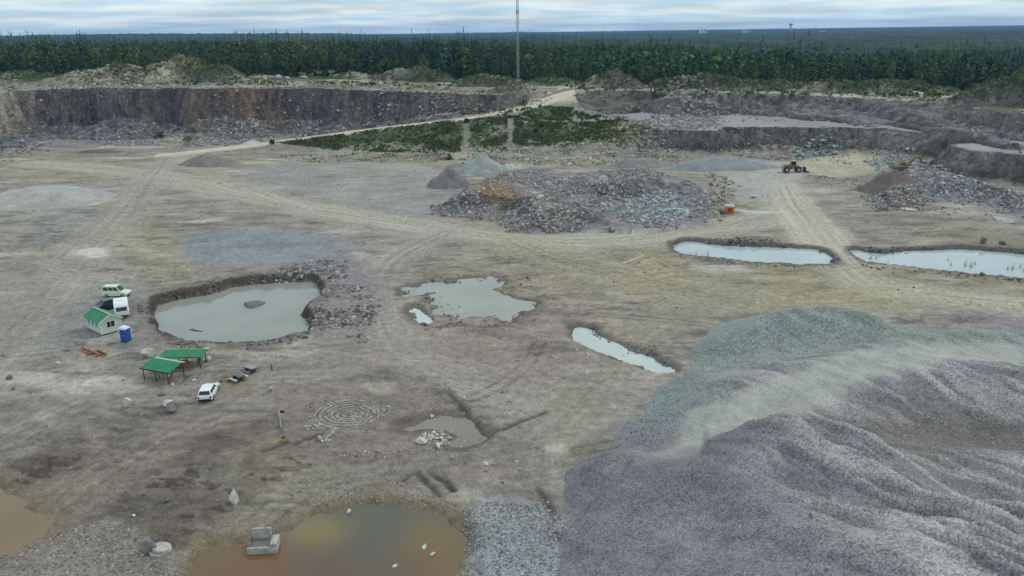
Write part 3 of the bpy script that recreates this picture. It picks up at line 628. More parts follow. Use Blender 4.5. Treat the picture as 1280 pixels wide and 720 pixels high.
for i, (nm, _, zw, sl) in enumerate(PONDS):
    P = POND_P[i]; P2 = hull(P); c = P2.mean(0); dv = P2-c; ln = np.linalg.norm(dv, axis=1, keepdims=True); P2 = P2+dv/ln*1.6
    if nm == 'muddy_pond':
        lo, hi = P2.min(0), P2.max(0); a, b = np.meshgrid(np.linspace(lo[0], hi[0], 120), np.linspace(lo[1], hi[1], 120), indexing='ij'); ins = poly_sd(a, b, P2, 30) > 0
        wn = fbm(a, b, 6, 4, 430); cc = np.broadcast_to(C(76,72,60), a.shape+(3,)).copy()
        for (qx, qy, rx_, ry_, c_, am) in [(270,705,5.5,6,C(100,70,42),.9),(330,715,3,4,C(98,66,40),.7),(398,664,2.6,2.4,C(108,94,50),.8),(355,650,2.5,2,C(104,96,74),.8),(540,668,2.4,4,C(98,82,42),.8),(555,700,2.2,4,C(98,76,42),.8),(500,716,3,3,C(92,68,44),.6),(420,716,4,2.5,C(88,62,42),.6)]:
            ox, oy = at(qx, qy, zw); cc = mixc(cc, c_, np.clip(np.exp(-((a-ox)/rx_)**2-((b-oy)/ry_)**2)*(1+.6*wn), 0, 1)*am)
        idx = np.arange(a.size).reshape(a.shape); kq = (ins[:-1, :-1] | ins[:-1, 1:] | ins[1:, 1:] | ins[1:, :-1]).ravel()
        FQ = np.stack([idx[:-1, :-1], idx[1:, :-1], idx[1:, 1:], idx[:-1, 1:]], -1).reshape(-1, 4)[kq]
        o = np_mesh(nm, np.stack([a, b, np.full(a.shape, zw)], -1).reshape(-1, 3), FQ, WM[nm], cc.reshape(-1, 3), False); tag(o, kind='structure'); continue
    V = np.column_stack([P2, np.full(len(P2), zw)]); me = bpy.data.meshes.new(nm); me.from_pydata([tuple(v) for v in V], [], [tuple(range(len(V)))]); me.update()
    if me.polygons[0].normal.z < 0: me.flip_normals()
    me.materials.append(WM['far'] if i in (4, 5) else WM['puddle'] if i in (2, 3) else WM['brown'] if i == 8 else WM[nm]); o = bpy.data.objects.new(nm, me); COL.objects.link(o); tag(o, kind='structure')

# ------------------------------------------------------------------ gravel stockpile in the foreground
def seg_field(X, Y, ridges):
    Zm = np.full(X.shape, -50.0)
    for pts, slope in ridges:
        P = np.array([list(at(p[0], p[1], p[2]))+[p[2]] for p in pts]); q = smooth_pts(P, False, 4)
        d, _, s, v = line_dist(X, Y, q[:, :2], 80, q[:, 2])
        h = v-slope*(np.sqrt(d*d+2.0)-1.41)
        k = 0.8; hi = np.maximum(Zm, h); Zm = hi+k*np.log(np.exp((Zm-hi)/k)+np.exp((h-hi)/k))
    return Zm
RIDGES = [
 ([(893,448,.9),(912,428,2.4),(955,402,4.4),(1010,386,5.4),(1070,392,5.2),(1110,405,4.4)], 0.50),
 ([(1110,428,4.2),(1160,420,4.4),(1240,415,4.6),(1400,420,5)], 0.42),
 ([(1120,458,4.6),(1200,455,4.8),(1300,470,5),(1450,480,5)], 0.30),
 ([(828,528,1.4),(875,500,2.8),(935,472,3.8),(1010,455,4.4),(1080,440,4.6)], 0.42),
 ([(775,575,2.6),(795,570,3.0),(850,588,5.2),(880,582,6.0),(922,577,6.8),(942,552,7.2),(990,528,7.6),(1040,530,7.4),(1075,560,7.2),(1115,590,7.0),(1160,620,6.8),(1230,640,7.0),(1300,648,7.2),(1450,665,7.4)], 0.62),
 ([(922,577,6.8),(950,620,7.0),(1010,660,7.2),(1090,695,7.4),(1250,735,7.6),(1400,760,7.8)], 0.60),
 ([(990,540,7.2),(1040,610,7.0),(1120,655,7.3),(1250,690,7.4),(1400,715,7.6)], 0.60),
 ([(800,645,2.6),(850,690,3.6),(900,770,4)], 0.5),
 ([(1150,545,4.0),(1280,565,4.4),(1450,590,4.6)], 0.35),
 ([(940,720,6.2),(1080,790,6.6),(1300,850,7),(1500,850,7)], 0.5),
]
gy_, gx_ = np.meshgrid(np.concatenate([np.arange(36, 100, 0.2), np.arange(100, 175, 0.35)]), np.arange(-4, 150, 0.28), indexing='ij')
wxx = gx_+0.5*fbm(gx_, gy_, 4, 3, 110); wyy = gy_+0.5*fbm(gx_, gy_, 4, 3, 111)
H_ = seg_field(wxx, wyy, RIDGES)
# rills that run down the faces of the dumped heaps
lat = 0.62*gx_+0.78*gy_
front = sstep(118, 96, gy_)
lat = 0.74*gx_+0.67*gy_; rid = 1-np.abs(fbm(lat+1.0*fbm(gx_, gy_, 7, 2, 114), 0.10*(gx_-gy_), 2.3, 3, 112)); rid = rid**2; rid2 = (1-np.abs(fbm(lat*1.0+0.5*fbm(gx_, gy_, 3, 2, 120), 0.22*(gx_-gy_), 0.95, 2, 121)))**2
H_ = H_+front*(1.35*(rid-0.55))*sstep(3.5, 6, H_)*sstep(17, 26, gx_)+front*0.15*(rid2-0.55)*sstep(1.5, 4, H_)+0.07*fbm(gx_, gy_, 1.3, 3, 113)+0.3*fbm(gx_, gy_, 6, 3, 115)
TRKP = pxs([(800,590),(830,560),(880,525),(930,500),(1000,482),(1070,462),(1150,445),(1250,440)], 4, False, 4)
dv_, _, sv_, vv_ = line_dist(gx_, gy_, TRKP, 20)
track = sstep(4.2, 2.2, dv_+1.2*fbm(gx_, gy_, 4, 3, 116))*sstep(0, 12, sv_)
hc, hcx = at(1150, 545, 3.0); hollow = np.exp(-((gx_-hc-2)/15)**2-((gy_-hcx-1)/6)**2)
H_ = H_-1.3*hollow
gcol = np.broadcast_to(C(114,119,113), gx_.shape+(3,)).copy()
pm = fbm(gx_, gy_, 14, 4, 117)
pur = sstep(100, 84, gy_+4*pm); gcol = mixc(gcol, C(107,101,104), pur*0.85)
gcol = gcol*(1+0.16*front*(rid2-0.6))[..., None]; gcol = mixc(gcol, C(146,141,138), pur*sstep(0.45, 0.85, rid)*sstep(18, 30, gx_)*0.8)
gcol = mixc(gcol, C(116,125,120), np.clip(np.exp(-((gx_-16)/8)**2-((gy_-84)/7)**2), 0, 1)*0.7)
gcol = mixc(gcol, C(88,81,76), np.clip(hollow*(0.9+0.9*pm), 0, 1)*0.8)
gcol = mixc(gcol, C(132,138,132), sstep(114, 122, gy_)*sstep(40, 55, gx_)*0.6)
gcol = mixc(gcol, C(146,145,136)*(1+0.06*vnoise(dv_*1.4, sv_*0.05, 119))[..., None], track*0.75)
gcol = gcol*(1+0.10*fbm(gx_, gy_, 2, 3, 118)+0.08*pm)[..., None]
gb = tz(gx_, gy_)
PZ = np.where(H_ > -0.4, gb*np.clip(1-H_/2, 0, 1)+H_, -1.5)
keep = PZ > gb-0.5; nr, nc = PZ.shape; idx = np.arange(nr*nc, dtype=np.int32).reshape(nr, nc)
kq = (keep[:-1, :-1] | keep[:-1, 1:] | keep[1:, 1:] | keep[1:, :-1]).ravel()
FQ = np.stack([idx[:-1, :-1], idx[:-1, 1:], idx[1:, 1:], idx[1:, :-1]], -1).reshape(-1, 4)[kq]
pile = np_mesh('gravel_stockpile', np.stack([gx_, gy_, PZ], -1).reshape(-1, 3), FQ, MT['gravel'], gcol.reshape(-1, 3), True)
fa_ = pile.data.attributes.new('Fine', 'FLOAT', 'POINT'); fa_.data.foreach_set('value', (1-0.55*track).astype(np.float32).ravel())
tag(pile, 'huge grey gravel stockpile with a pale track over it, largest heap of the quarry', 'gravel pile')
def big_z(x, y):
    i = np.clip(np.searchsorted(gy_[:, 0], y), 0, gy_.shape[0]-1); j = np.clip(np.searchsorted(gx_[0], x), 0, gx_.shape[1]-1)
    return np.maximum(tz(x, y), PZ[i, j])

# ------------------------------------------------------------------ smaller heaps
def heap(name, label, px, py, rx, ry, h, c_, seed, rz=0.0, power=1.0, flat=0.0, z=0.0, cell=3.0):
    cx, cy = at(px, py, z); n = 70
    t = np.linspace(-1.25, 1.25, n); uy, ux = np.meshgrid(t, t, indexing='ij')
    x = ux*rx; y = uy*ry; wob = 0.16*fbm(ux+seed, uy, 0.6, 4, seed)
    r = np.hypot(ux, uy)+wob
    zz = h*np.clip(1-r, -0.2, 1-flat)/(1-flat); zz = np.where(zz > 0, h*(zz/h)**power, zz)
    zz = zz+0.05*h*fbm(x, y, max(rx, ry)*0.25, 4, seed+3)*(zz > 0)
    ca, sa = math.cos(rz), math.sin(rz); base = tz(cx+x*ca-y*sa, cy+x*sa+y*ca)
    zz = zz+base-0.05; m_ = zz > base-0.35
    cc = np.broadcast_to(c_, ux.shape+(3,))*(1+0.14*fbm(x, y, 2.5, 4, seed+5))[..., None]
    idx = np.arange(n*n, dtype=np.int32).reshape(n, n); kq = (m_[:-1, :-1] & m_[:-1, 1:] & m_[1:, 1:] & m_[1:, :-1]).ravel()
    FQ = np.stack([idx[:-1, :-1], idx[:-1, 1:], idx[1:, 1:], idx[1:, :-1]], -1).reshape(-1, 4)[kq]
    z0 = gz(cx, cy); V = np.stack([x, y, zz-z0], -1).reshape(-1, 3)
    o = np_mesh(name, V, FQ, MT['fine_gravel'], cc.reshape(-1, 3), True); o.location = (cx, cy, z0); o.rotation_euler = (0, 0, rz)
    return tag(o, label, 'gravel pile')
heap('gravel_pile', 'low broad pale grey heap cut by the left edge of the photo', 52, 250, 19, 13, 3.0, C(140,136,130), 201, flat=0.45)
heap('gravel_pile', 'brownish lumpy heap on the floor before the left cliff', 262, 206, 11, 6, 3.6, C(108,100,94), 202, flat=0.15)
heap('gravel_pile', 'brownish grey cone left of the central rubble heap', 562, 232, 6.2, 5.4, 6.2, C(104,98,98), 203, power=1.0)
heap('gravel_pile', 'pale grey cone behind the brownish cone, under the green bank', 604, 214, 7.6, 6, 6.0, C(124,128,124), 204)
heap('gravel_pile', 'long low grey heap at the foot of the right benches behind the wheel loader', 905, 210, 19, 7, 3.2, C(116,120,120), 205, rz=0.1, flat=0.3)
heap('gravel_pile', 'small pale heap beside the foot of the ramp road', 315, 181, 5, 3.5, 2.4, C(160,156,148), 206)
heap('gravel_pile', 'grey brown heap below the dry end of the green bank', 800, 207, 11, 5, 2.2, C(114,106,102), 207, flat=0.3)
heap('gravel_pile', 'low dark heap on the far floor under the left cliff', 125, 190, 10, 3.5, 0.9, C(92,86,74), 208, flat=0.5)
heap('gravel_pile', 'dark brown heap of rust stained soil near the excavator', 1108, 238, 8, 6, 4.0, C(92,82,78), 209, flat=0.2)

# ------------------------------------------------------------------ rubble (loose stones nobody could count)
PH = (1+5**0.5)/2
ICO_V = np.array([(-1,PH,0),(1,PH,0),(-1,-PH,0),(1,-PH,0),(0,-1,PH),(0,1,PH),(0,-1,-PH),(0,1,-PH),(PH,0,-1),(PH,0,1),(-PH,0,-1),(-PH,0,1)])/math.hypot(1, PH)
ICO_F = np.array([(0,11,5),(0,5,1),(0,1,7),(0,7,10),(0,10,11),(1,5,9),(5,11,4),(11,10,2),(10,7,6),(7,1,8),(3,9,4),(3,4,2),(3,2,6),(3,6,8),(3,8,9),(4,9,5),(2,4,11),(6,2,10),(8,6,7),(9,8,1)])
def rocks_mesh(name, xs, ys, zs, size, cols, squash=0.7):
    n = len(xs)
    v = ICO_V[None]*(1+0.28*rng.standard_normal((n, 12, 1)).clip(-1.3, 1.3))
    sc = size[:, None]*np.stack([rng.uniform(0.7, 1.25, n), rng.uniform(0.6, 1.1, n), rng.uniform(0.45, 0.9, n)*squash/0.7], -1)
    v = v*sc[:, None]*0.5
    a = rng.uniform(0, 6.28, n); b = rng.uniform(-0.5, 0.5, n)
    y2 = v[..., 1]*np.cos(b)[:, None]-v[..., 2]*np.sin(b)[:, None]; z2 = v[..., 1]*np.sin(b)[:, None]+v[..., 2]*np.cos(b)[:, None]
    x2 = v[..., 0]*np.cos(a)[:, None]-y2*np.sin(a)[:, None]; y3 = v[..., 0]*np.sin(a)[:, None]+y2*np.cos(a)[:, None]
    V = np.stack([x2+xs[:, None], y3+ys[:, None], z2+zs[:, None]], -1).reshape(-1, 3)
    Fc = (ICO_F[None]+12*np.arange(n)[:, None, None]).reshape(-1, 3)
    return np_mesh(name, V, Fc, MT['rock'], np.repeat(cols, 12, axis=0), False)
EDG = lambda x, y: 1.5*fbm(x, y, 4, 3, 320)+rng.uniform(-.8, .3, x.shape)
def scatter(name, px_poly, n, smin, smax, pal, z=0.0, powr=2.5, zf=None, world_poly=None, dens=None):
    P = np.asarray(world_poly) if world_poly is not None else np.array([at(p[0], p[1], z) for p in px_poly])
    lo, hi = P.min(0), P.max(0); xs = np.zeros(0); ys = np.zeros(0)
    for _ in range(30):
        x = rng.uniform(lo[0], hi[0], n*2); y = rng.uniform(lo[1], hi[1], n*2)
        k = poly_sd(x, y, P, 5)+EDG(x, y)*min(2.2, 0.1*min(hi-lo)) > 0
        if dens is not None: k &= rng.random(n*2) < dens(x, y)
        xs = np.concatenate([xs, x[k]]); ys = np.concatenate([ys, y[k]])
        if len(xs) >= n: break
    xs, ys = xs[:n], ys[:n]; n = len(xs)
    size = smin+(smax-smin)*rng.random(n)**powr
    zz = (tz(xs, ys) if zf is None else zf(xs, ys))+size*0.10
    pal = np.array(pal); c = pal[rng.integers(0, len(pal), n)]*rng.uniform(0.75, 1.25, (n, 1))
    o = rocks_mesh(name, xs, ys, zz, size, c); tag(o, kind='stuff'); return o
GREY = [C(127,120,115), C(110,104,101), C(145,140,135), C(118,109,104), C(96,91,87)]
BLUE = [C(128,131,133), C(150,153,153), C(108,110,111), C(92,93,94)]
TAN = [C(130,122,108), C(112,104,94), C(150,144,130), C(96,90,82)]
DARK = [C(90,84,82), C(74,70,70), C(108,102,98), C(120,114,112)]
clump = lambda sc, sd, lo=-0.2, hi=0.5: (lambda x, y: 0.08+0.92*sstep(lo, hi, fbm(x, y, sc, 3, sd)))
scatter('rubble', None, 22000, 0.18, 0.95, GREY+[C(122,108,100), C(108,98,94)]+[C(150,148,150), C(124,120,124), C(140,138,138)], world_poly=RUB, powr=3.0, dens=clump(9, 301, -0.4, 0.3))
scatter('rubble', None, 160, 1.0, 2.0, GREY, world_poly=RUB, powr=1.6, dens=clump(9, 301, -0.2, 0.4))
scatter('rubble', [(745,265),(800,248),(850,246),(868,262),(855,282),(790,286)], 2500, 0.3, 1.3, BLUE)
scatter('rubble', [(590,262),(600,240),(640,235),(650,262),(630,275)], 700, 0.25, 1.0, [C(138,112,70), C(122,102,74), C(112,102,90), C(120,115,110)])
scatter('rubble', [(640,285),(665,270),(705,268),(715,285),(690,293),(650,292)], 1000, 0.35, 1.3, GREY)
scatter('rubble', None, 7000, 0.2, 1.1, BLUE+GREY, world_poly=RRUB, powr=2.2)
scatter('rubble', [(1110,190),(1160,200),(1160,222),(1120,225),(1085,205)], 1000, 0.3, 1.3, BLUE)
scatter('rubble', [(1085,250),(1100,240),(1135,242),(1150,262),(1100,265)], 450, 0.25, 1.0, [C(108,82,58), C(96,78,62), C(124,110,88)])
scatter('rubble', [(35,178),(60,160),(200,158),(330,166),(330,176),(210,180),(120,178)], 4500, 0.25, 1.3, BLUE+GREY, z=1, dens=clump(12, 302))
scatter('rubble', None, 5200, 0.4, 1.7, GREY, world_poly=[(-130,346),(-60,335),(-20,331),(-6,331),(-10,340),(-45,352),(-90,356),(-130,358)], powr=3.5, dens=clump(10, 303, -0.7, 0.2))
scatter('rubble', [(800,152),(830,130),(860,122),(890,132),(900,148),(860,158)], 1800, 0.5, 2.0, GREY+[C(130,128,128)], z=9)
scatter('rubble', [(900,150),(1000,146),(1100,150),(1100,138),(1000,132),(900,136)], 500, 0.3, 1.0, GREY, z=9, dens=clump(9, 304))
scatter('rubble', [(1100,150),(1170,150),(1280,190),(1290,150),(1200,135),(1120,128)], 1500, 0.25, 1.0, GREY+DARK, z=9, dens=clump(9, 305))
scatter('rubble', [(780,196),(870,176),(960,188),(1000,192),(1100,192),(1150,212),(1050,204),(900,200)], 1500, 0.25, 1.1, GREY, dens=clump(9, 306))
scatter('rubble', [(985,190),(1035,186),(1050,194),(1000,200)], 350, 0.5, 1.9, [C(100,106,106), C(128,134,132), C(76,78,80)])
scatter('rubble', [(640,185),(700,185),(800,178),(820,195),(760,202),(640,202)], 1500, 0.3, 1.4, TAN+[C(168,162,148)], z=1.5, dens=clump(7, 307))
scatter('rubble', [(770,155),(800,160),(860,180),(850,192),(800,190),(775,175)], 800, 0.3, 1.5, TAN, z=4)
scatter('rubble', [(575,200),(600,165),(625,155),(640,190),(640,202)], 450, 0.3, 1.2, TAN, z=3)
scatter('rubble', [(345,197),(450,190),(560,196),(620,190),(620,200),(450,202)], 700, 0.2, 0.9, TAN, z=0.6)
scatter('rubble', [(70,112),(80,92),(130,86),(175,80),(185,108),(140,112)], 1800, 0.5, 2.2, TAN+[C(160,154,144)], z=22, dens=lambda x, y: (tz(x, y) > 19.3)*1.0)
scatter('rubble', [(175,110),(178,80),(235,78),(245,108)], 900, 0.4, 1.6, [C(140,135,118), C(126,121,108), C(112,107,98)], z=23)
scatter('rubble', [(45,114),(200,116),(340,114),(480,113),(650,118),(650,111),(480,107),(330,106),(200,108),(45,108)], 2600, 0.4, 1.5, TAN+GREY, z=18.5, dens=lambda x, y: clump(8, 308)(x, y)*(tz(x, y) > 16.8))
scatter('rubble', [(600,122),(610,111),(680,110),(690,118),(650,126)], 450, 0.4, 1.4, TAN, z=15.5)
scatter('rubble', [(690,126),(730,113),(800,114),(900,118),(1000,120),(1100,125),(1100,132),(900,126),(760,126)], 900, 0.3, 1.0, TAN+GREY, z=14, dens=clump(8, 309))
scatter('rubble', [(1090,122),(1200,132),(1285,142),(1285,170),(1180,150)], 900, 0.3, 1.1, TAN+GREY, z=12, dens=clump(8, 310))
scatter('rubble', [(0,118),(30,116),(38,150),(60,170),(0,182)], 900, 0.4, 1.8, TAN+GREY, z=6)
scatter('rubble', [(345,336),(400,326),(440,328),(432,342),(390,346),(350,346)], 700, 0.25, 1.0, GREY+[C(108,116,114)], dens=clump(5, 311))
scatter('rubble', [(385,350),(430,345),(470,370),(475,415),(440,430),(385,418),(384,395),(405,375)], 1500, 0.12, 0.75, GREY+DARK, dens=clump(5, 312))
scatter('rubble', [(180,390),(200,372),(260,358),(330,345),(390,345),(395,352),(330,352),(260,368),(200,382),(192,400)], 900, 0.15, 0.8, DARK, z=-0.2, dens=clump(5, 313))
scatter('rubble', [(175,385),(190,392),(200,425),(240,442),(380,430),(385,424),(250,438),(210,425)], 450, 0.12, 0.6, DARK, z=-0.3)
scatter('rubble', [(842,306),(860,300),(950,305),(1030,312),(1048,332),(1034,332),(1020,316),(940,310)], 450, 0.25, 1.0, DARK, z=-0.4)
scatter('rubble', [(1070,312),(1150,310),(1280,314),(1280,319),(1150,315),(1070,318)], 300, 0.25, 0.9, DARK, z=-0.4)
scatter('rubble', [(845,320),(940,330),(1040,334),(1040,338),(940,335),(845,326)], 150, 0.2, 0.6, DARK, z=-0.4)
scatter('rubble', [(1080,330),(1200,345),(1280,354),(1280,358),(1190,350),(1080,336)], 180, 0.2, 0.7, DARK, z=-0.4)
scatter('rubble', [(580,640),(620,618),(700,640),(740,700),(760,740),(570,740),(580,690)], 5500, 0.06, 0.26, BLUE+GREY)
scatter('rubble', [(0,690),(60,668),(150,655),(215,690),(240,740),(0,740)], 2200, 0.06, 0.3, TAN+GREY)
scatter('rubble', [(330,600),(460,590),(560,610),(590,640),(480,630),(390,640)], 1200, 0.05, 0.24, GREY+TAN)
scatter('rubble', [(520,548),(545,536),(575,548),(560,560),(530,560)], 110, 0.12, 0.6, [C(170,164,152), C(140,134,124)], z=-0.6)
scatter('rubble', [(380,565),(470,560),(600,552),(560,566),(470,572)], 250, 0.08, 0.35, TAN, z=-0.3)
scatter('rubble', [(375,500),(430,490),(505,500),(500,540),(430,556),(385,548)], 420, 0.07, 0.32, DARK+TAN, z=-0.4, dens=clump(3, 330, -.1, .5))
scatter('rubble', [(205,470),(240,462),(262,450),(266,460),(245,480),(215,486)], 90, 0.08, 0.4, DARK+TAN)
scatter('rubble', [(480,520),(560,480),(590,520),(600,540),(550,520)], 180, 0.08, 0.35, TAN, z=-0.5)
scatter('rubble', [(500,350),(620,340),(690,350),(690,380),(650,400),(690,410),(560,415),(505,400)], 500, 0.1, 0.6, DARK, z=-0.2, dens=clump(5, 314, 0, 0.6))
scatter('rubble', [(700,408),(760,415),(850,458),(850,468),(760,428),(712,412)], 200, 0.1, 0.5, DARK, z=-0.2)
scatter('rubble', [(1090,225),(1000,220),(1050,240),(1130,262),(1280,280),(1280,262),(1150,245)], 600, 0.2, 1.0, GREY, dens=clump(6, 315))
scatter('rubble', [(880,215),(920,225),(915,255),(890,285),(870,285),(895,250)], 500, 0.25, 1.2, TAN)
scatter('scattered_stones', [(-20,215),(560,215),(1290,270),(1290,400),(900,400),(700,600),(640,640),(300,720),(-60,720)], 6500, 0.06, 0.5, TAN+GREY+[C(176,170,158)], powr=5, dens=clump(15, 316, -0.1, 0.8))
scatter('scattered_stones', [(690,620),(800,470),(1000,380),(1280,405),(1280,720),(740,720)], 3000, 0.06, 0.26, BLUE+GREY, powr=4, z=3,
        zf=big_z, dens=lambda x, y: clump(10, 317, -0.3, 0.6)(x, y)*(line_dist(x, y, TRKP, 20)[0] > 5))
#__OBJECTS__
# ------------------------------------------------------------------ placing by where a thing stands
def spot(px, py, z=None):
    if z is None: z = 17.0 if py < 126 else 0.0
    for _ in range(6):
        p = at(px, py, z); z = gz(p[0], p[1])
    return Vector((p[0], p[1], z))
def ray_y(px, py, Yd):
    d = fw + cr*(px-640)/FOC + cu*(360-py)/FOC
    t = Yd/d[1]; return Vector((d[0]*t, Yd, CAM_H+d[2]*t))

# ------------------------------------------------------------------ boulders that one can tell apart
def boulder(label, px, py, size, m, squash=(1, 0.8, 0.75), seed=0, tilt=0.0, sink=0.12, cat='boulder', name='boulder'):
    import bmesh
    rs = np.random.default_rng(900+seed); bm = bmesh.new(); bmesh.ops.create_icosphere(bm, subdivisions=2, radius=0.5)
    pl = [Vector(rs.standard_normal(3)).normalized() for _ in range(9)]; hh = rs.uniform(0.22, 0.40, 9)
    for v in bm.verts:
        for n_, h_ in zip(pl, hh):
            dd = v.co.dot(n_)-h_
            if dd > 0: v.co -= n_*dd
        v.co *= 1.35
        v.co = Vector((v.co.x*squash[0], v.co.y*squash[1], v.co.z*squash[2]))*size*1.15
        v.co += Vector(rs.standard_normal(3))*0.012*size
    bmesh.ops.rotate(bm, verts=bm.verts, cent=(0, 0, 0), matrix=Matrix.Rotation(tilt, 3, 'Y'))
    zmin = min(v.co.z for v in bm.verts)
    for v in bm.verts: v.co.z -= zmin+sink*size
    me = bpy.data.meshes.new(name); bm.to_mesh(me); bm.free(); me.materials.append(m)
    o = bpy.data.objects.new(name, me); COL.objects.link(o); o.location = spot(px, py); o.rotation_euler = (0, 0, rs.uniform(0, 6.28))
    return tag(o, label, cat)
BL = [
 ('big pale rounded boulder beside the near green roofed shelter', 185, 447, 1.75, 'boulder', (1.15, .9, .8)),
 ('pale pointed boulder on its own in front of the near green roofed shelter', 160, 508, 1.15, 'boulder_white', (1, .8, 1.0)),
 ('flat topped pale boulder touching a dark boulder left of the white car', 211, 506, 1.15, 'boulder_white', (1.1, .8, .7)),
 ('dark mottled boulder in front of a flat topped pale boulder', 214, 514, 1.25, 'boulder_dark', (1.1, .8, .75)),
 ('low brown stone between the near green roofed shelter and the flat topped pale boulder', 202, 494, 0.8, 'boulder_dark', (1.1, .8, .55)),
 ('small white stone standing left of the low brown stone', 190, 498, 0.5, 'boulder_white', (.7, .6, 1.1)),
 ('small brownish stone midway between the boulders and the white car', 236, 494, 0.5, 'boulder', (.8, .7, .9)),
 ('tall narrow pale block tilted on the muddy ground above the brown pond', 294, 628, 1.35, 'boulder_white', (.62, .6, 1.3)),
 ('pale stone with dark underside on the track right of the picnic tables', 338, 488, 0.85, 'boulder', (1.1, .8, .6)),
 ('small white stone with a dark side alone on the floor left of the shelters', 73, 455, 0.6, 'boulder_white', (1.2, .7, .6)),
 ('black round stone close to the left edge of the photo', 12, 474, 0.75, 'boulder_dark', (.9, .9, 1.0)),
 ('smaller black stone below the black round stone at the left edge', 17, 487, 0.38, 'boulder_dark', (1, .8, .9)),
 ('white rimmed stone at the right end of the far green roofed shelter', 261, 451, 0.9, 'boulder_white', (1.1, .8, .8)),
 ('small pale stone at the pond side corner of the far green roofed shelter', 259, 438, 0.7, 'boulder', (1.2, .8, .7)),
 ('dark stone in front of the right end of the near green roofed shelter', 235, 471, 0.85, 'boulder_dark', (1.1, .8, .7)),
 ('small pale stone in front of the dark stone by the near shelter', 243, 476, 0.45, 'boulder_white', (1.2, .8, .6)),
 ('flat pale stone in the shade in front of the near green shelter', 216, 482, 0.6, 'boulder', (1.3, .8, .5)),
 ('large white block at the front corner of the silty puddle', 527, 554, 0.95, 'boulder_white', (1.3, .8, .6)),
 ('white block beside the large white block in the silty puddle', 540, 548, 0.7, 'boulder_white', (1.2, .8, .6)),
 ('white stone at the right end of the row of white blocks by the silty puddle', 548, 559, 0.7, 'boulder_white', (1.3, .8, .55)),
 ('white stone at the pointed tip of the orange bank above the silty puddle', 540, 521, 0.5, 'boulder_white', (1.2, .8, .6)),
 ('small white stone lying right of the brown pond inlet', 607, 580, 0.5, 'boulder_white', (1.5, .7, .4)),
 ('dark flat stone below the left tip of the elongated puddle pair', 530, 406, 0.9, 'boulder_dark', (1.5, .8, .5)),
 ('small dark stone on the far rim of the middle pond', 601, 351, 0.8, 'boulder', (1.1, .8, .7)),
 ('dark rock on the far shore of the right hand long pond', 1228, 312, 1.3, 'boulder_dark', (1, .9, 1.0)),
 ('second dark rock on the far shore of the right hand long pond', 1251, 314, 1.0, 'boulder_dark', (1.2, .9, .8)),
 ('dark rock on the near shore of the right hand long pond', 1228, 344, 0.9, 'boulder_dark', (1.2, .9, .7)),
 ('long flat pale slab on the floor below the rust stained rubble', 1133, 262, 2.4, 'boulder_white', (1.6, .8, .25)),
 ('long pale slab on the floor near the right edge of the photo', 1256, 276, 3.2, 'boulder', (1.7, .7, .3)),
 ('dark stone lump left of the orange site box', 903, 263, 1.5, 'boulder_dark', (1.1, .9, 1.0)),
 ('pale flat stone on the floor between the orange site box and the wheel loader', 942, 247, 1.7, 'boulder_white', (1.5, .8, .35)),
 ('white round stone left of the pale concrete pillar on the upper terrace', 476, 108, 2.2, 'boulder_white', (1.1, .9, .9)),
 ('first pale stone block from the left in the row before the forest', 332, 100, 2.4, 'boulder', (1.1, .8, .8)),
 ('biggest pale stone block of the row before the forest', 349, 99, 3.2, 'boulder', (1.3, .8, .8)),
 ('right hand pale stone block of the row before the forest', 360, 100, 2.2, 'boulder', (1.0, .8, .9)),
 ('flat pale stone block at the right end of the row before the forest', 381, 98, 3.0, 'boulder', (1.6, .7, .45)),
 ('flat pale slab on the right terrace before the grass mound', 1151, 118, 3.4, 'boulder_white', (1.8, .7, .25)),
 ('smaller flat pale slab beside the other one on the right terrace', 1172, 119, 2.8, 'boulder', (1.8, .7, .25)),
 ('dark lump of rock at the left end of the right grass mound', 1193, 124, 3.6, 'boulder_dark', (1.3, .9, .7)),
]
for i, (lb, px, py, sz, mk, sq) in enumerate(BL): boulder(lb, px, py, sz*0.86, MT[mk], sq, i, tilt=random.uniform(-.25, .25))
o = boulder('dark silt island with stones rising in the middle of the left pond', 316, 386, 2.9, MT['boulder_dark'], (1.1, .9, .3), 77, sink=0.2, cat='islet', name='islet'); o.location.z = -1.35
o = boulder('white stone standing in the far shallows of the brown pond', 437, 646, 0.42, MT['boulder_white'], (1, .8, .8), 80); o.location.z = -0.47
for k, (px, py, sz, lb) in enumerate([(494,717,.3,'small white stone in the brown pond at the bottom edge of the photo'), (531,693,.4,'flat pale stone awash near the right shore of the brown pond'), (541,702,.38,'lower flat pale stone awash near the right shore of the brown pond')]):
    o = boulder(lb, px, py, sz, MT['boulder_white'], (1.4, .8, .5), 90+k); o.location.z = -0.5

# stones of the labyrinth, each one lying loose on the mud
lc = spot(437, 519); stones = []
proto = []
for k in range(5):
    rs = np.random.default_rng(40+k); v = ICO_V*0.5*(1+0.2*rs.standard_normal((12, 1)).clip(-1.2, 1.2))*np.array([1.15, 0.8, 0.7])
    me = bpy.data.meshes.new('labyrinth_stone'); me.from_pydata([tuple(a) for a in v], [], [tuple(f) for f in ICO_F]); me.materials.append(MT['boulder']); proto.append(me)
def lay(x, y, s, lb, gp, ang=None, ln_=1.0):
    o = bpy.data.objects.new('labyrinth_stone', random.choice(proto)); COL.objects.link(o)
    o.location = (x, y, gz(x, y)+0.18*s); o.rotation_euler = (random.uniform(-.3, .3), random.uniform(-.3, .3), random.uniform(0, 6.28)); o.scale = (s*ln_, s, s)
    if ang is not None: o.rotation_euler = (0, 0, ang+random.uniform(-.2, .2))
    tag(o, lb, 'stone', gp)
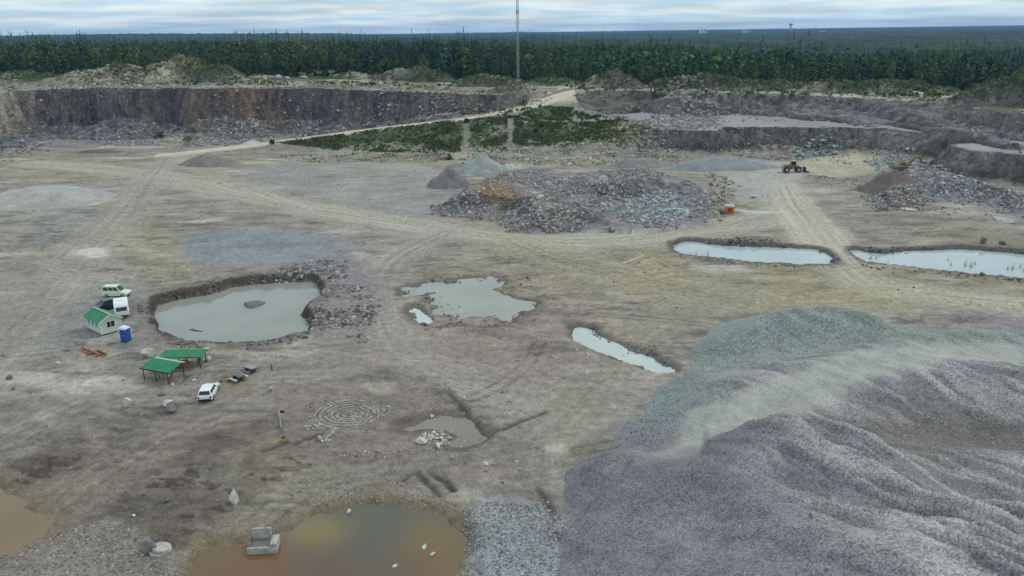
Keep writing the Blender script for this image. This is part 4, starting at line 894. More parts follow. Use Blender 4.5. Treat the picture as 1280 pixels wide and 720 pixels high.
for r_, a0, a1, n_ in [(0.75, 0, 6.28, 15), (1.45, 0.4, 6.6, 27), (2.15, -0.3, 5.9, 38), (2.85, 0.2, 6.3, 48), (3.5, 1.2, 6.9, 50), (4.15, 1.3, 4.9, 38)]:
    for k in range(n_):
        a = a0+(a1-a0)*k/n_; r2 = r_+random.uniform(-.07, .07)
        lay(lc.x+r2*math.cos(a)*.96, lc.y+0.1+r2*math.sin(a)*.92, random.uniform(.15, .28), 'pale stone of the concentric rings laid out as a labyrinth on the mud', 'stones of the labyrinth rings', a+1.57, random.uniform(1.5, 2.1))
sc2 = spot(474, 514)
for r_, a0, a1, n_ in [(0.6, 0, 4.5, 8), (1.35, -1.2, 3.2, 18)]:
    for k in range(n_):
        a = a0+(a1-a0)*k/n_; lay(sc2.x+r_*math.cos(a), sc2.y+r_*math.sin(a), random.uniform(.2, .34), 'pale stone of the small open curl right of the labyrinth rings', 'stones of the small curl')
for (x0, y0), (x1, y1), n_ in [((419,537),(405,553),8), ((405,553),(417,550),5), ((403,552),(397,545),4)]:
    for k in range(n_):
        t = k/n_; p = spot(x0+(x1-x0)*t, y0+(y1-y0)*t); lay(p.x+random.uniform(-.07, .07), p.y+random.uniform(-.07, .07), random.uniform(.28, .46), 'white stone of the arrow shaped line below the labyrinth rings', 'stones of the arrow')
for k in range(9):
    p = spot(383+k*2.6+random.uniform(-1, 1), 536-k*0.5+random.uniform(-2, 2)); lay(p.x, p.y, random.uniform(.25, .5), 'white stone of the loose row at the left foot of the labyrinth', 'stones of the loose row')

# ------------------------------------------------------------------ vehicles
def wheel(parent, x, y, r, w, z=None):
    z = r if z is None else z
    m = MB().cyl((x, y-w/2, z), (x, y+w/2, z), r, n=16); t = m.build('wheel', MT['tyre'], parent, bevel=0)
    MB().cyl((x, y-w/2-0.012, z), (x, y+w/2+0.012, z), r*0.62, n=14).build('rim', MT['rim'], t)
def car(label, loc, rz, paint, L=4.4, Wd=1.72, Hh=1.45, kind='estate', group=None):
    root = tag(empty('parked_car', loc, rz), label, 'car'); w = Wd/2
    hl = L/2; bz = 0.28; belt = 0.86 if kind != 'van' else 0.98
    if kind == 'van':   # high box with a sloping windscreen and short bonnet
        prof = [(-hl, bz+.1), (-hl+.05, bz), (hl-.1, bz), (hl, bz+.15), (hl-.03, 0.72), (hl-.25, 0.86), (hl-1.05, belt), (-hl+.02, belt)]
        g0 = (-hl+.04, hl-1.02); g1 = (-hl+.14, hl-1.85)
    elif kind == 'suv':
        prof = [(-hl, bz+.15), (-hl+.08, bz), (hl-.08, bz), (hl, bz+.15), (hl-.02, 0.82), (hl-1.2, 0.95), (-hl+.02, belt+.06)]; belt += .06
        g0 = (-hl+.05, hl-1.15); g1 = (-hl+.4, hl-1.95)
    else:
        prof = [(-hl, bz+.15), (-hl+.08, bz), (hl-.08, bz), (hl, bz+.12), (hl-.03, 0.66), (hl-.4, 0.74), (hl-1.25, belt), (-hl+.03, belt)]
        g0 = (-hl+.06, hl-1.2); g1 = (-hl+.42, hl-1.95)
    b = MB().extr(prof, -w, w); body = b.build('body', paint, root, bevel=0.045)
    t = 0.16; zt = Hh; tw = w-.05
    P = [(g0[0], -tw, belt-.02), (g0[1], -tw, belt-.02), (g0[1], tw, belt-.02), (g0[0], tw, belt-.02), (g1[0], -tw+t, zt), (g1[1], -tw+t, zt), (g1[1], tw-t, zt), (g1[0], tw-t, zt)]
    MB().hexa(P).build('cabin', paint, root, bevel=0.04)
    a, bb, c, d, e, f, g, h = P
    for nm, q, spans in (('side_window', (a, bb, f, e), [(.06, .36), (.40, .66), (.70, .96)]), ('side_window', (c, d, h, g), [(.04, .30), (.34, .60), (.64, .94)])):
        for u0, u1 in spans:
            MB().panel(*q, u0, u1, .22, .86).build(nm, MT['glass'], root)
    MB().panel(bb, c, g, f, .07, .93, .12, .92).build('windscreen', MT['glass'], root)
    MB().panel(d, a, e, h, .08, .92, .2, .88).build('rear_window', MT['glass'], root)
    for x in (hl-.82, -hl+.78):
        for y in (-w+.08, w-.08): wheel(root, x, y, .32, .22)
    for y in (-1, 1):
        MB().box(hl-.05, hl+.012, y*(w-.32)-.17, y*(w-.32)+.17, .58, .74).build('headlight', MT['lamp_clear'], root)
        MB().box(-hl-.012, -hl+.05, y*(w-.16)-.1, y*(w-.16)+.1, .55, .82).build('tail_light', MT['lamp_red'], root)
    MB().box(hl-.02, hl+.05, -w+.1, w-.1, .33, .48).build('bumper', MT['dark'], root, bevel=.02)
    MB().box(-hl-.05, -hl+.02, -w+.1, w-.1, .33, .48).build('bumper', MT['dark'], root, bevel=.02)
    MB().box(-hl-.02, -hl+.015, -.26, .26, .5, .62).build('number_plate', MT['white_plastic'], root)
    for y in (-1, 1): MB().box(hl-1.35, hl-1.2, y*(w+.02)-.07, y*(w+.02)+.07, belt+.02, belt+.15).build('wing_mirror', paint, root, bevel=.02)
    return root
car('white estate car parked below the picnic tables, tail towards the camera', spot(261.5, 494), rad(97), MT['white_paint'], 4.3, 1.72, 1.42, 'estate')
car('pale yellow green van with high roof, farthest of the parked vehicles', spot(147, 370), rad(-3), MT['cream_paint'], 4.3, 1.8, 1.88, 'van')
car('dark navy car parked between the pale van and the cabin', spot(131.5, 387), rad(232), MT['navy_paint'], 4.2, 1.75, 1.62, 'suv')
cv = tag(empty('caravan', spot(153.5, 394), rad(-64)), 'small white caravan with dark front window beside the navy car', 'caravan')
hl = 2.05; w = 1.02
prof = [(-hl, .45), (hl-.1, .40), (hl, .65), (hl-.02, 1.25), (hl-.35, 2.05), (hl-.75, 2.42), (-hl+.2, 2.42), (-hl, 2.2)]
MB().extr(prof, -w, w).build('body', MT['white_paint'], cv, bevel=.06)
q = ((hl-.02, -w, 1.25), (hl-.02, w, 1.25), (hl-.35, w, 2.05), (hl-.35, -w, 2.05))
MB().panel(*q, .12, .88, .06, .78, off=.03).build('front_window', MT['glass'], cv)
MB().box(-.9, -.1, -w-.02, -w+.01, 1.3, 1.85).build('side_window', MT['glass'], cv); MB().box(-.9, .3, w-.01, w+.02, 1.3, 1.85).build('side_window', MT['glass'], cv)
MB().box(.3, .9, -w-.025, -w+.01, .6, 2.1).build('door', MT['white_plastic'], cv)
MB().box(-.35, .25, -.3, .3, 2.41, 2.52).build('roof_vent', MT['white_plastic'], cv)
MB().box(hl-.12, hl+.03, -w+.1, w-.1, .5, .62).build('front_trim', MT['dark'], cv)
for y in (-w+.08, w-.08): wheel(cv, -.1, y, .32, .2)
m = MB(); m.bar((hl-.2, -.55, .42), (hl+.95, 0, .42), .07); m.bar((hl-.2, .55, .42), (hl+.95, 0, .42), .07); m.cyl((hl+.8, 0, 0), (hl+.8, 0, .5), .04); m.build('drawbar', MT['dark'], cv)

# ------------------------------------------------------------------ cabin
cb = tag(empty('site_cabin', spot(131, 412), rad(-40)), 'small cream cabin with green gable roof and white framed windows', 'cabin')
L2, W2, he, hr = 2.4, 1.45, 2.15, 2.95
wl = MB().box(-L2, L2, -W2, W2, .18, he)
for sx in (-L2, L2):
    s_ = .06 if sx > 0 else -.06
    wl.add([(sx, -W2, he), (sx, W2, he), (sx, 0, hr-.03), (sx-s_, -W2, he), (sx-s_, W2, he), (sx-s_, 0, hr-.03)], [(0,1,2), (5,4,3), (0,3,4,1), (1,4,5,2), (2,5,3,0)])
wl.build('wall', MT['cabin_wall'], cb)
MB().box(-L2+.1, L2-.1, -W2+.1, W2-.1, 0, .18).build('base', MT['timber_dark'], cb)
rf = MB()
for sy in (-1, 1):
    ov = .32; k = (hr-he)/W2; y0 = sy*(W2+ov); z0 = he-k*ov
    a = [(-L2-.25, y0, z0), (L2+.25, y0, z0), (L2+.25, 0, hr), (-L2-.25, 0, hr)]
    rf.hexa([(x, y, z+.02) for x, y, z in a]+[(x, y, z+.09) for x, y, z in a])
roof = rf.build('roof', MT['green_roof'], cb)
MB().box(-L2-.26, L2+.26, -.14, .14, hr+.07, hr+.13, .03).build('ridge_cap', MT['green_trim'], roof)
for sx in (-L2-.27, L2+.27):
    m = MB()
    for sy in (-1, 1): m.bar((sx, sy*(W2+.33), he-.19), (sx, 0, hr+.02), .04, .16)
    m.build('barge_board', MT['cabin_trim'], cb)
def cab_window(x0, x1, y, z0, z1, axis):
    fr = MB(); pn = MB(); t = .07
    if axis == 'y':
        s_ = -1 if y < 0 else 1; ya, yb = sorted((y, y+s_*.05))
        for a in ((x0, x1, z0, z0+t), (x0, x1, z1-t, z1), (x0, x0+t, z0+t, z1-t), (x1-t, x1, z0+t, z1-t), ((x0+x1)/2-.025, (x0+x1)/2+.025, z0+t, z1-t)): fr.box(a[0], a[1], ya, yb, a[2], a[3])
        yp = sorted((y-s_*.03, y+s_*.02)); pn.box(x0+t, x1-t, yp[0], yp[1], z0+t, z1-t)
    else:
        for a in ((x0, x1, z0, z0+t), (x0, x1, z1-t, z1), (x0, x0+t, z0+t, z1-t), (x1-t, x1, z0+t, z1-t), ((x0+x1)/2-.025, (x0+x1)/2+.025, z0+t, z1-t)): fr.box(y, y+.05, a[0], a[1], a[2], a[3])
        pn.box(y-.03, y+.02, x0+t, x1-t, z0+t, z1-t)
    f = fr.build('window', MT['white_plastic'], cb); pn.build('pane', MT['glass'], f)
for xc in (-1.35, -.1, 1.15): cab_window(xc-.38, xc+.38, -W2, .95, 1.8, 'y')
cab_window(-.62, .62, L2, .95, 1.95, 'x')
MB().box(-1.2, -.4, W2, W2+.05, .2, 2.05).build('door', MT['cabin_trim'], cb)
for sx in (-1, 1):
    for sy in (-1, 1): MB().box(sx*L2-.07, sx*L2+.07, sy*W2-.07, sy*W2+.07, .18, he-.02).build('corner_board', MT['cabin_trim'], cb)
MB().box(L2, L2+.55, .75, 1.25, .0, .16).build('step', MT['timber_grey'], cb)

# portable toilet
pt = tag(empty('portable_toilet', spot(158, 426), rad(-18)), 'blue portable toilet with a white roof beside the cabin', 'toilet'); pt.scale = (.84, .84, .95)
MB().box(-.6, .6, -.6, .6, .08, 2.0).build('body', MT['blue_plastic'], pt, bevel=.03)
MB().box(-.66, .66, -.66, .66, 0, .1).build('base', MT['dark'], pt)
MB().box(-.68, .68, -.68, .68, 2.0, 2.32, .14).build('roof', MT['white_plastic'], pt, bevel=.03)
dr = MB().box(-.4, .4, -.63, -.59, .15, 1.92).build('door', MT['blue_plastic'], pt, bevel=.01)
MB().box(.26, .34, -.66, -.62, .95, 1.1).build('handle', MT['white_plastic'], dr)
MB().cyl((.45, .45, 2.1), (.45, .45, 2.6), .06).build('vent_pipe', MT['dark'], pt)

# green roofed shelters
s1 = tag(empty('shelter', spot(206, 473), rad(-22)), 'near open shelter with tilted green gable roof on posts', 'shelter'); s1.scale = (1, 1, .84)
a_, b_ = 2.4, 1.45
rf = MB(); quads = [[(-a_, -b_, 1.95), (a_, -b_, 1.95), (a_, .75, 2.6), (-a_, .75, 2.6)]]
for qd in quads: rf.hexa([(x, y, z) for x, y, z in qd]+[(x, y, z+.07) for x, y, z in qd])
r1 = rf.build('roof', MT['green_roof'], s1)
qd = [(-a_, .78, 2.61), (a_, .78, 2.61), (a_, 1.5, 2.4), (-a_, 1.5, 2.4)]
MB().hexa([(x, y, z) for x, y, z in qd]+[(x, y, z+.07) for x, y, z in qd]).build('rear_slope', MT['green_trim'], r1)
MB().box(-a_-.02, a_+.02, -b_-.06, -b_-.005, 1.86, 2.02).build('eaves_board', MT['dark'], s1)
for x in (-2.0, 0, 2.0):
    for y in (-1.35, 1.3): MB().box(x-.045, x+.045, y-.045, y+.045, -.1, 1.98 if y < 0 else 2.36).build('post', MT['timber_dark'], s1)
m = MB()
for x in (-2.0, 2.0): m.bar((x, -1.3, 1.97), (x, .72, 2.53), .08); m.bar((x, .8, 2.53), (x, 1.4, 2.36), .08)
m.build('rafter', MT['timber_grey'], s1)
tb = tag(empty('work_table', spot(207, 473), rad(-27)), 'low table in the shade under the near green shelter', 'table')
MB().box(-.9, .9, -.35, .35, .72, .78).build('tabletop', MT['timber_grey'], tb)
for x in (-.8, .8):
    for y in (-.28, .28): MB().box(x-.04, x+.04, y-.04, y+.04, 0, .72).build('leg', MT['timber_dark'], tb)
s2 = tag(empty('shelter', spot(231, 457), rad(0)), 'far open shelter with flat sloping green roof over timber by the pond', 'shelter'); s2.scale = (1, 1, .86)
a_, b_ = 2.75, 1.15
qd = [(-a_, -b_, 1.9), (a_, -b_, 1.9), (a_, b_, 2.1), (-a_, b_, 2.1)]
MB().hexa([(x, y, z) for x, y, z in qd]+[(x, y, z+.08) for x, y, z in qd]).build('roof', MT['green_roof'], s2)
MB().box(-a_, a_, -b_-.06, -b_-.005, 1.8, 1.96).build('eaves_board', MT['green_roof'], s2)
MB().bar((-a_, b_+.06, 2.15), (a_, b_+.06, 2.15), .1, .12).build('top_edge', MT['green_trim'], s2)
for x in (-2.5, -.2, 2.5):
    for y, h_ in ((-1.0, 1.9), (1.0, 2.08)): MB().box(x-.045, x+.045, y-.045, y+.045, -.1, h_).build('post', MT['timber_dark'], s2)
tp = tag(empty('timber_stack', spot(230, 455), rad(3)), 'brown stack of rough timber under the far green roofed shelter', 'timber stack')
for k in range(9):
    z_ = .12+.2*(k//3); y_ = -1.0+.35*(k % 3)+random.uniform(-.05, .05); a = random.uniform(-.12, .12)
    MB().bar((-1.2+random.uniform(-.2, .2), y_-a, z_), (1.0+random.uniform(-.3, .3), y_+a, z_+random.uniform(0, .25)), .2, .18).build('beam', MT[random.choice(['timber', 'timber_dark', 'timber'])], tp)
dm = tag(empty('steel_drum', spot(250, 456.5), 0), 'grey drum under the right end of the far shelter', 'drum')
MB().cyl((0, 0, 0), (0, 0, .88), .3, n=18).build('body', MT['boulder_dark'], dm); m = MB()
for z_ in (.28, .58, .86): m.cyl((0, 0, z_), (0, 0, z_+.03), .315, n=18)
m.build('hoop', MT['dark'], dm)

# scrap timber on the ground left of the shelters
TL = [(104,440,118,443,'timber'), (108,444,128,441,'rust'), (118,447,131,442,'timber'), (103,437,112,441,'rust'), (122,441,133,446,'timber_dark'), (112,440,125,446,'timber')]
for k, (x0, y0, x1, y1, mk) in enumerate(TL):
    p = spot(x0, y0); q_ = spot(x1, y1); m = MB().bar((0, 0, .1+.06*k), tuple((q_-p)+Vector((0, 0, .1+.05*k))), .22, .14)
    o = m.build('plank', MT[mk], bevel=.015); o.location = p; tag(o, 'short rusty orange plank of the loose scatter between cabin and shelters', 'plank', 'orange planks on the ground')
# picnic tables of stone slabs
def picnic(label, px, py, rz, mtop, mbench, L_=1.7):
    t = tag(empty('picnic_table', spot(px, py), rz), label, 'table')
    MB().box(-L_/2, L_/2, -.48, .48, .70, .80).build('tabletop', mtop, t, bevel=.015)
    for y in (-.85, .85): MB().box(-L_/2, L_/2, y-.17, y+.17, .40, .46).build('bench', mbench, t)
    for x in (-.55, .55):
        MB().box(x-.05, x+.05, -.35, .35, 0, .70).build('leg', MT['timber_dark'], t)
        MB().bar((x, -.9, .36), (x, .9, .36), .06).build('bench_support', MT['timber_dark'], t)
picnic('grey slab table with stained top, nearer of the pair above the white car', 298, 475, rad(-38), MT['concrete_dark'], MT['slab_pale'], 1.9)
picnic('plain grey slab table, farther right of the pair above the white car', 313, 465, rad(-35), MT['slab'], MT['concrete_dark'], 1.9)
fr = tag(empty('log_bench', spot(282, 477), rad(5)), 'low rusty brown frame bench left of the slab tables', 'bench')
MB().cyl((-.6, -.2, .35), (.6, -.2, .35), .09).build('seat_log', MT['timber'], fr); MB().cyl((-.7, .3, .5), (.6, .35, .45), .06).build('back_log', MT['rust'], fr)
for x in (-.5, .5): MB().cyl((x, -.2, 0), (x, -.2, .3), .09).build('leg', MT['timber_dark'], fr)
ps = tag(empty('marker_post', spot(340, 463.5), 0), 'short dark post with rusty top right of the slab tables', 'post')
MB().cyl((0, 0, 0), (0, 0, .75), .09, .07).build('shaft', MT['timber_dark'], ps); MB().cyl((0, 0, .75), (0, 0, .95), .13, .1).build('cap', MT['timber'], ps)
mp_ = tag(empty('marker_pole', spot(351.5, 535), 0), 'thin white pole with a dark red flag left of the labyrinth', 'pole')
MB().cyl((0, 0, 0), (0, 0, 2.1), .045, .035).build('shaft', MT['white_plastic'], mp_)
m = MB(); m.add([(0, 0, 1.75), (.55, .05, 1.7), (.5, .08, 2.05), (0, 0, 2.08), (0, .03, 1.75), (.55, .08, 1.7), (.5, .11, 2.05), (0, .03, 2.08)], [(0,1,2,3), (7,6,5,4), (0,4,5,1), (1,5,6,2), (2,6,7,3), (3,7,4,0)]); m.build('flag', MT['red'], mp_)
bk = tag(empty('bucket', spot(355, 553), 0), 'small yellow bucket on the mud below the white pole', 'bucket')
MB().cyl((0, 0, 0), (0, 0, .36), .17, .22, 14).build('body', MT['yellow'], bk); MB().cyl((0, 0, .362), (0, 0, .39), .235, .235, 14).build('rim', MT['dark'], bk)
p = spot(779, 331); q_ = spot(805, 320.5)
o = MB().bar((0, 0, .16), tuple(q_-p+Vector((0, 0, .16))), .32, .3).build('beam', MT['timber_grey'], bevel=.02); o.location = p; tag(o, 'long pale beam lying alone on the floor left of the long ponds', 'beam')
# driftwood in the left pond
p = at(238, 412, -1.3)
lg = tag(empty('driftwood', (p[0], p[1], -1.3), rad(-28)), 'dark crooked driftwood branch floating in the left pond', 'driftwood')
MB().cyl((0, 0, .02), (1.2, -.05, .06), .1, .09).cyl((1.2, -.05, .06), (2.4, .25, .04), .09, .05).build('stem', MT['bark'], lg); MB().cyl((.5, 0, .05), (.1, .5, .1), .05, .03).build('twig', MT['bark'], lg)

# concrete things by the brown pond
cz = spot(331, 694); cz.z = -0.5
cx_ = tag(empty('concrete_box', cz, rad(4)), 'pale broken concrete box with raised back wall in the brown pond', 'concrete box')
MB().box(-1.25, 1.25, -.75, .85, 0, .5).build('base', MT['concrete'], cx_, bevel=.03)
MB().box(-1.05, .62, -.72+.25, .80, .45, .53).build('floor_recess', MT['concrete_dark'], cx_)
MB().box(-1.05, .55, .86, 1.08, .2, 1.5).build('back_wall', MT['concrete'], cx_, bevel=.03)
MB().box(.66, 1.24, -.6, .84, .5, .86).build('side_wall', MT['concrete'], cx_, bevel=.03)
MB().box(-1.24, .64, -.74, -.5, .5, .62).build('front_lip', MT['concrete'], cx_, bevel=.02)
MB().box(-1.24, -1.08, -.48, .84, .5, .72).build('left_lip', MT['concrete_dark'], cx_, bevel=.02)
m = MB()
for k in range(3): m.bar((-1.0+.5*k, .97, 1.45), (-1.0+.5*k+.03, .97, 1.62), .02)
m.build('rebar', MT['rust'], cx_)
rd_ = tag(empty('concrete_disc', spot(198, 690), rad(15)), 'round pale concrete cover broken on its left side', 'concrete cover')
MB().cyl((.2, 0, .0), (.2, 0, .26), .92, .9, 28).build('lower_disc', MT['concrete'], rd_, bevel=.01)
MB().cyl((.28, .04, .27), (.32, .05, .46), .78, .76, 28).build('upper_disc', MT['concrete'], rd_, bevel=.01)
o = boulder('dark broken lump leaning on the left of the round concrete cover', 187, 690, 1.15, MT['boulder_dark'], (1, .8, .85), 61)
o = boulder('small dark lump standing behind the round concrete cover', 194, 680, .8, MT['boulder_dark'], (.8, .7, 1.0), 62)

# ------------------------------------------------------------------ far site plant
ob = tag(empty('site_box', spot(911.5, 266), rad(-5)), 'small orange site box with white lid by the rubble heap', 'site box')
MB().box(-1.1, 1.1, -.7, .7, .1, 1.55).build('body', MT['orange'], ob, bevel=.04)
MB().box(-1.16, 1.16, -.76, .76, 1.55, 1.95, .1).build('lid', MT['boulder_white'], ob)
MB().box(-1.0, 1.0, -.6, .6, -.05, .1).build('skid', MT['dark'], ob)
MB().box(-.5, .5, -.73, -.69, .3, 1.3).build('door', MT['rust'], ob)
def big_wheel(root, x, y, r, w):
    t = MB().cyl((x, y-w/2, r), (x, y+w/2, r), r, n=18).build('wheel', MT['tyre'], root)
    MB().cyl((x, y-w/2-.03, r), (x, y+w/2+.03, r), r*.55, n=14).build('rim', MT['machine_pale'], t)
wlr = tag(empty('wheel_loader', spot(992, 215), rad(-4)), 'yellow brown wheel loader standing at the head of the haul road', 'wheel loader')
MB().extr([(-3.4, .9), (-.5, .9), (-.3, 1.4), (-.3, 2.1), (-1.6, 2.25), (-3.3, 2.15), (-3.55, 1.6)], -.95, .95).build('engine_body', MT['machine'], wlr, bevel=.06)
MB().box(-3.7, -3.3, -1.05, 1.05, .8, 2.0).build('counterweight', MT['machine_pale'], wlr, bevel=.05)
cabn = MB().box(-1.1, .45, -.75, .75, 1.9, 3.35, .08).build('cab', MT['machine'], wlr, bevel=.04)
MB().box(-1.17, .5, -.8, .8, 3.36, 3.5).build('cab_roof', MT['machine_pale'], cabn)
for y in (-1, 1): MB().box(-.9, .3, y*.72-.03, y*.72+.03, 2.3, 3.2).build('window', MT['glass'], cabn)
MB().box(.36, .43, -.6, .6, 2.2, 3.2).build('windscreen', MT['glass'], cabn)
MB().extr([(.1, .8), (1.6, .8), (1.7, 1.5), (.9, 2.0), (.1, 1.9)], -.5, .5).build('front_frame', MT['machine'], wlr, bevel=.05)
for y in (-.45, .45): MB().bar((1.0, y, 1.8), (3.3, y, .8), .18, .34).build('lift_arm', MT['machine_arm'], wlr)
bkp = [(3.0, .15), (4.3, .1), (4.35, .18), (3.3, .45), (3.15, 1.1), (3.35, 1.5), (3.2, 1.55), (2.95, 1.0)]
MB().extr(bkp, -1.45, 1.45).build('bucket', MT['dark'], wlr)
for x in (-2.35, 1.15):
    for y in (-1.05, 1.05): big_wheel(wlr, x, y, .82, .6)
exv = tag(empty('excavator', spot(1127, 216), rad(8)), 'dark yellow excavator with raised bent boom at the rock face', 'excavator')
for y in (-1.1, 1.1):
    MB().extr([(-2.0, .35), (-1.7, .0), (1.7, .0), (2.0, .35), (2.0, .6), (1.7, .9), (-1.7, .9), (-2.0, .6)], y-.3, y+.3).build('track', MT['dark'], exv)
MB().extr([(-2.5, 1.1), (1.4, 1.1), (1.4, 1.9), (.3, 2.1), (-2.4, 2.2), (-2.75, 1.7)], -1.3, 1.3).build('house', MT['machine'], exv, bevel=.06)
cb2 = MB().box(-.1, 1.35, .35, 1.28, 1.9, 3.1, .06).build('cab', MT['machine'], exv, bevel=.04)
MB().box(.0, 1.22, 1.22, 1.27, 2.2, 2.95).build('window', MT['glass'], cb2); MB().box(1.27, 1.32, .45, 1.18, 2.1, 2.95).build('window', MT['glass'], cb2)
bm_ = MB(); bm_.bar((1.1, -.2, 1.9), (3.3, -.2, 4.3), .45, .6); bm_.bar((3.25, -.2, 4.2), (4.9, -.2, 4.9), .42, .52); bm_.build('boom', MT['machine_arm'], exv)
MB().bar((4.75, -.2, 5.1), (6.2, -.2, 2.4), .36, .48).build('stick', MT['machine_arm'], exv)
MB().cyl((1.5, .15, 1.7), (2.9, .15, 3.5), .1).build('boom_ram', MT['rim'], exv)
MB().extr([(6.0, 2.5), (6.5, 2.4), (6.6, 1.5), (6.1, .9), (5.3, .85), (5.25, 1.0), (5.9, 1.3), (6.1, 1.9)], -.75, .35).build('bucket', MT['dark'], exv)
# terrace pillar
kp = spot(486, 108.5); ki = tag(empty('concrete_pillar', kp, .1), 'pale square concrete pillar among bushes on the upper terrace', 'pillar')
MB().box(-.8, .8, -.7, .7, 0, 3.1).build('shaft', MT['concrete'], ki, bevel=.05); MB().box(-.95, .95, -.85, .85, 3.1, 3.3).build('cap', MT['concrete'], ki)
# radio mast
Ym = 418.0; pm_ = ray_y(647.5, 88, Ym); zb = gz(pm_.x, Ym)
ms = tag(empty('radio_mast', (pm_.x, Ym, zb), .3), 'tall thin grey lattice mast rising from the forest edge', 'mast')
HM = 78.0; r_ = .62; c3 = [(r_*math.cos(a), r_*math.sin(a)) for a in (0, 2.094, 4.189)]
for (x, y) in c3: MB().cyl((x, y, 0), (x, y, HM), .10, .09, 6).build('leg', MT['mast'], ms)
m = MB(); k = 0; z_ = 0.0
while z_ < HM-1.3:
    for i in range(3):
        (x0, y0), (x1, y1) = c3[i], c3[(i+1) % 3]
        m.bar((x0, y0, z_), (x1, y1, z_+1.3), .07); m.bar((x0, y0, z_+1.3), (x1, y1, z_+1.3), .06)
    z_ += 1.3
m.build('lattice', MT['mast'], ms)
MB().box(-1.3, 1.3, -1.3, 1.3, -.4, .4).build('foundation', MT['concrete'], ms)
MB().cyl((0, 0, 33.5), (0, 0, 35), .75, .75, 10).build('antenna', MT['mast'], ms)
# reeds standing in the long ponds
def reed_mesh():
    m = MB()
    for k in range(9):
        a = random.uniform(0, 6.28); x, y = random.uniform(-.18, .18), random.uniform(-.12, .12); h_ = random.uniform(.5, 1.25)
        m.add([(x-.02, y, -.2), (x+.02, y, -.2), (x+math.cos(a)*.16, y+math.sin(a)*.16, h_)], [(0, 1, 2)])
        m.add([(x, y-.02, -.2), (x, y+.02, -.2), (x+math.cos(a)*.16, y+math.sin(a)*.16, h_)], [(0, 1, 2)])
    o = m.build('reed_clump', MT['reed']); return o
r0 = reed_mesh(); first = True
for px, py, s_ in [(862,322,1.2),(870,318,1),(877,323,.9),(885,319,1.1),(1088,324,1.2),(1095,323,1.1),(1110,328,.7),(1188,332,1),(1207,333,1.5),(1213,334,1.4),(1219,331,1),(1259,337,1.2),(1266,337,1.4),(1275,334,1),(1280,339,1.3),(1185,326,.8)]:
    o = r0 if first else r0.copy()
    if not first: COL.objects.link(o)
    first = False; p = at(px, py, -0.7); o.location = (p[0], p[1], -0.7); o.scale = (s_,)*3; o.rotation_euler = (0, 0, random.uniform(0, 6))
    tag(o, 'thin dark clump of reeds standing in the long ponds on the right', 'reeds', 'reed clumps in the long ponds')

# ------------------------------------------------------------------ vegetation
def spruce(nt_, nb, H_, R_, seed, tone, bare=0.1):
    rs = np.random.default_rng(seed); V = []; F_ = []; CC = []
    lean = rs.standard_normal(2)*0.02
    for k in range(nt_):
        t = (k+rs.uniform(-.3, .3))/nt_; z = H_*(bare+(1-bare)*t); rr = R_*(1-t)**0.8*rs.uniform(.72, 1.18)+0.12
        if t > .97: rr *= .5
        nbk = max(3, int(nb*(1-.45*t))); a0 = rs.uniform(0, 6.28)
        for j in range(nbk):
            a = a0+6.283*j/nbk+rs.uniform(-.35, .35); r2 = rr*rs.uniform(.7, 1.2); dp = r2*rs.uniform(.25, .6); w_ = r2*rs.uniform(.28, .45)
            ca, sa = math.cos(a), math.sin(a); b = len(V); zz = z+rs.uniform(-.25, .25)*H_/nt_
            V += [(lean[0]*zz, lean[1]*zz, zz+.25*r2), (r2*.6*ca-w_*sa, r2*.6*sa+w_*ca, zz-dp*.45), (r2*ca, r2*sa, zz-dp), (r2*.6*ca+w_*sa, r2*.6*sa-w_*ca, zz-dp*.45)]
            F_.append((b, b+1, b+2, b+3)); c = tone*rs.uniform(.65, 1.4); CC += [c]*4
    b = len(V); V += [(-.22, 0, H_*.93), (.22, 0, H_*.93), (.03, 0, H_*1.05), (-.03, 0, H_*1.05)]; F_.append((b, b+1, b+2, b+3)); CC += [tone*1.1]*4
    return np.array(V), np.array(F_), np.array(CC)
def birch(nl, H_, R_, seed, tone, bare=.22, leaf=.55):
    rs = np.random.default_rng(seed); V = []; F_ = []; CC = []
    nc_ = 14; cl = []
    for k in range(nc_):
        t = rs.uniform(0, 1); rr = R_*math.sin(math.pi*min(1, .18+.78*t))**.7*rs.uniform(.25, .8); a = rs.uniform(0, 6.28)
        cl.append((rr*math.cos(a), rr*math.sin(a), H_*(bare+(.97-bare)*t), R_*rs.uniform(.3, .55), rs.uniform(.7, 1.35)))
    for k in range(nl):
        c = cl[rs.integers(nc_)]; p = rs.standard_normal(3); p = p/np.linalg.norm(p)*c[3]*rs.uniform(.5, 1.05); p = p*np.array([1, 1, 1.1])+np.array(c[:3])
        u = rs.standard_normal(3); u /= np.linalg.norm(u); w_ = np.cross(u, rs.standard_normal(3)); w_ /= np.linalg.norm(w_); s_ = leaf*rs.uniform(.6, 1.3); b = len(V)
        V += [p-u*s_, p-w_*s_*.6, p+u*s_, p+w_*s_*.6]; F_.append((b, b+1, b+2, b+3)); CC += [tone*c[4]*rs.uniform(.75, 1.25)]*4
    return np.array(V), np.array(F_), np.array(CC)
T_SPR = [C(40,56,42), C(50,68,46), C(34,50,40), C(60,74,48), C(42,60,42)]
T_BIR = [C(66,84,50), C(76,94,54), C(58,76,48)]
def trunk_mb(H_, r0):
    return MB().cyl((0, 0, -.3), (.05, .02, H_*.5), r0, r0*.65, 7).cyl((.05, .02, H_*.5), (.03, .05, H_*.96), r0*.65, r0*.12, 7)
def front_y(x): return np.interp(x, [-420, -340, -250, -154, -65, 0, 60, 127, 180, 250, 330], [452, 462, 468, 468, 452, 430, 404, 388, 381, 378, 366])
protos = []
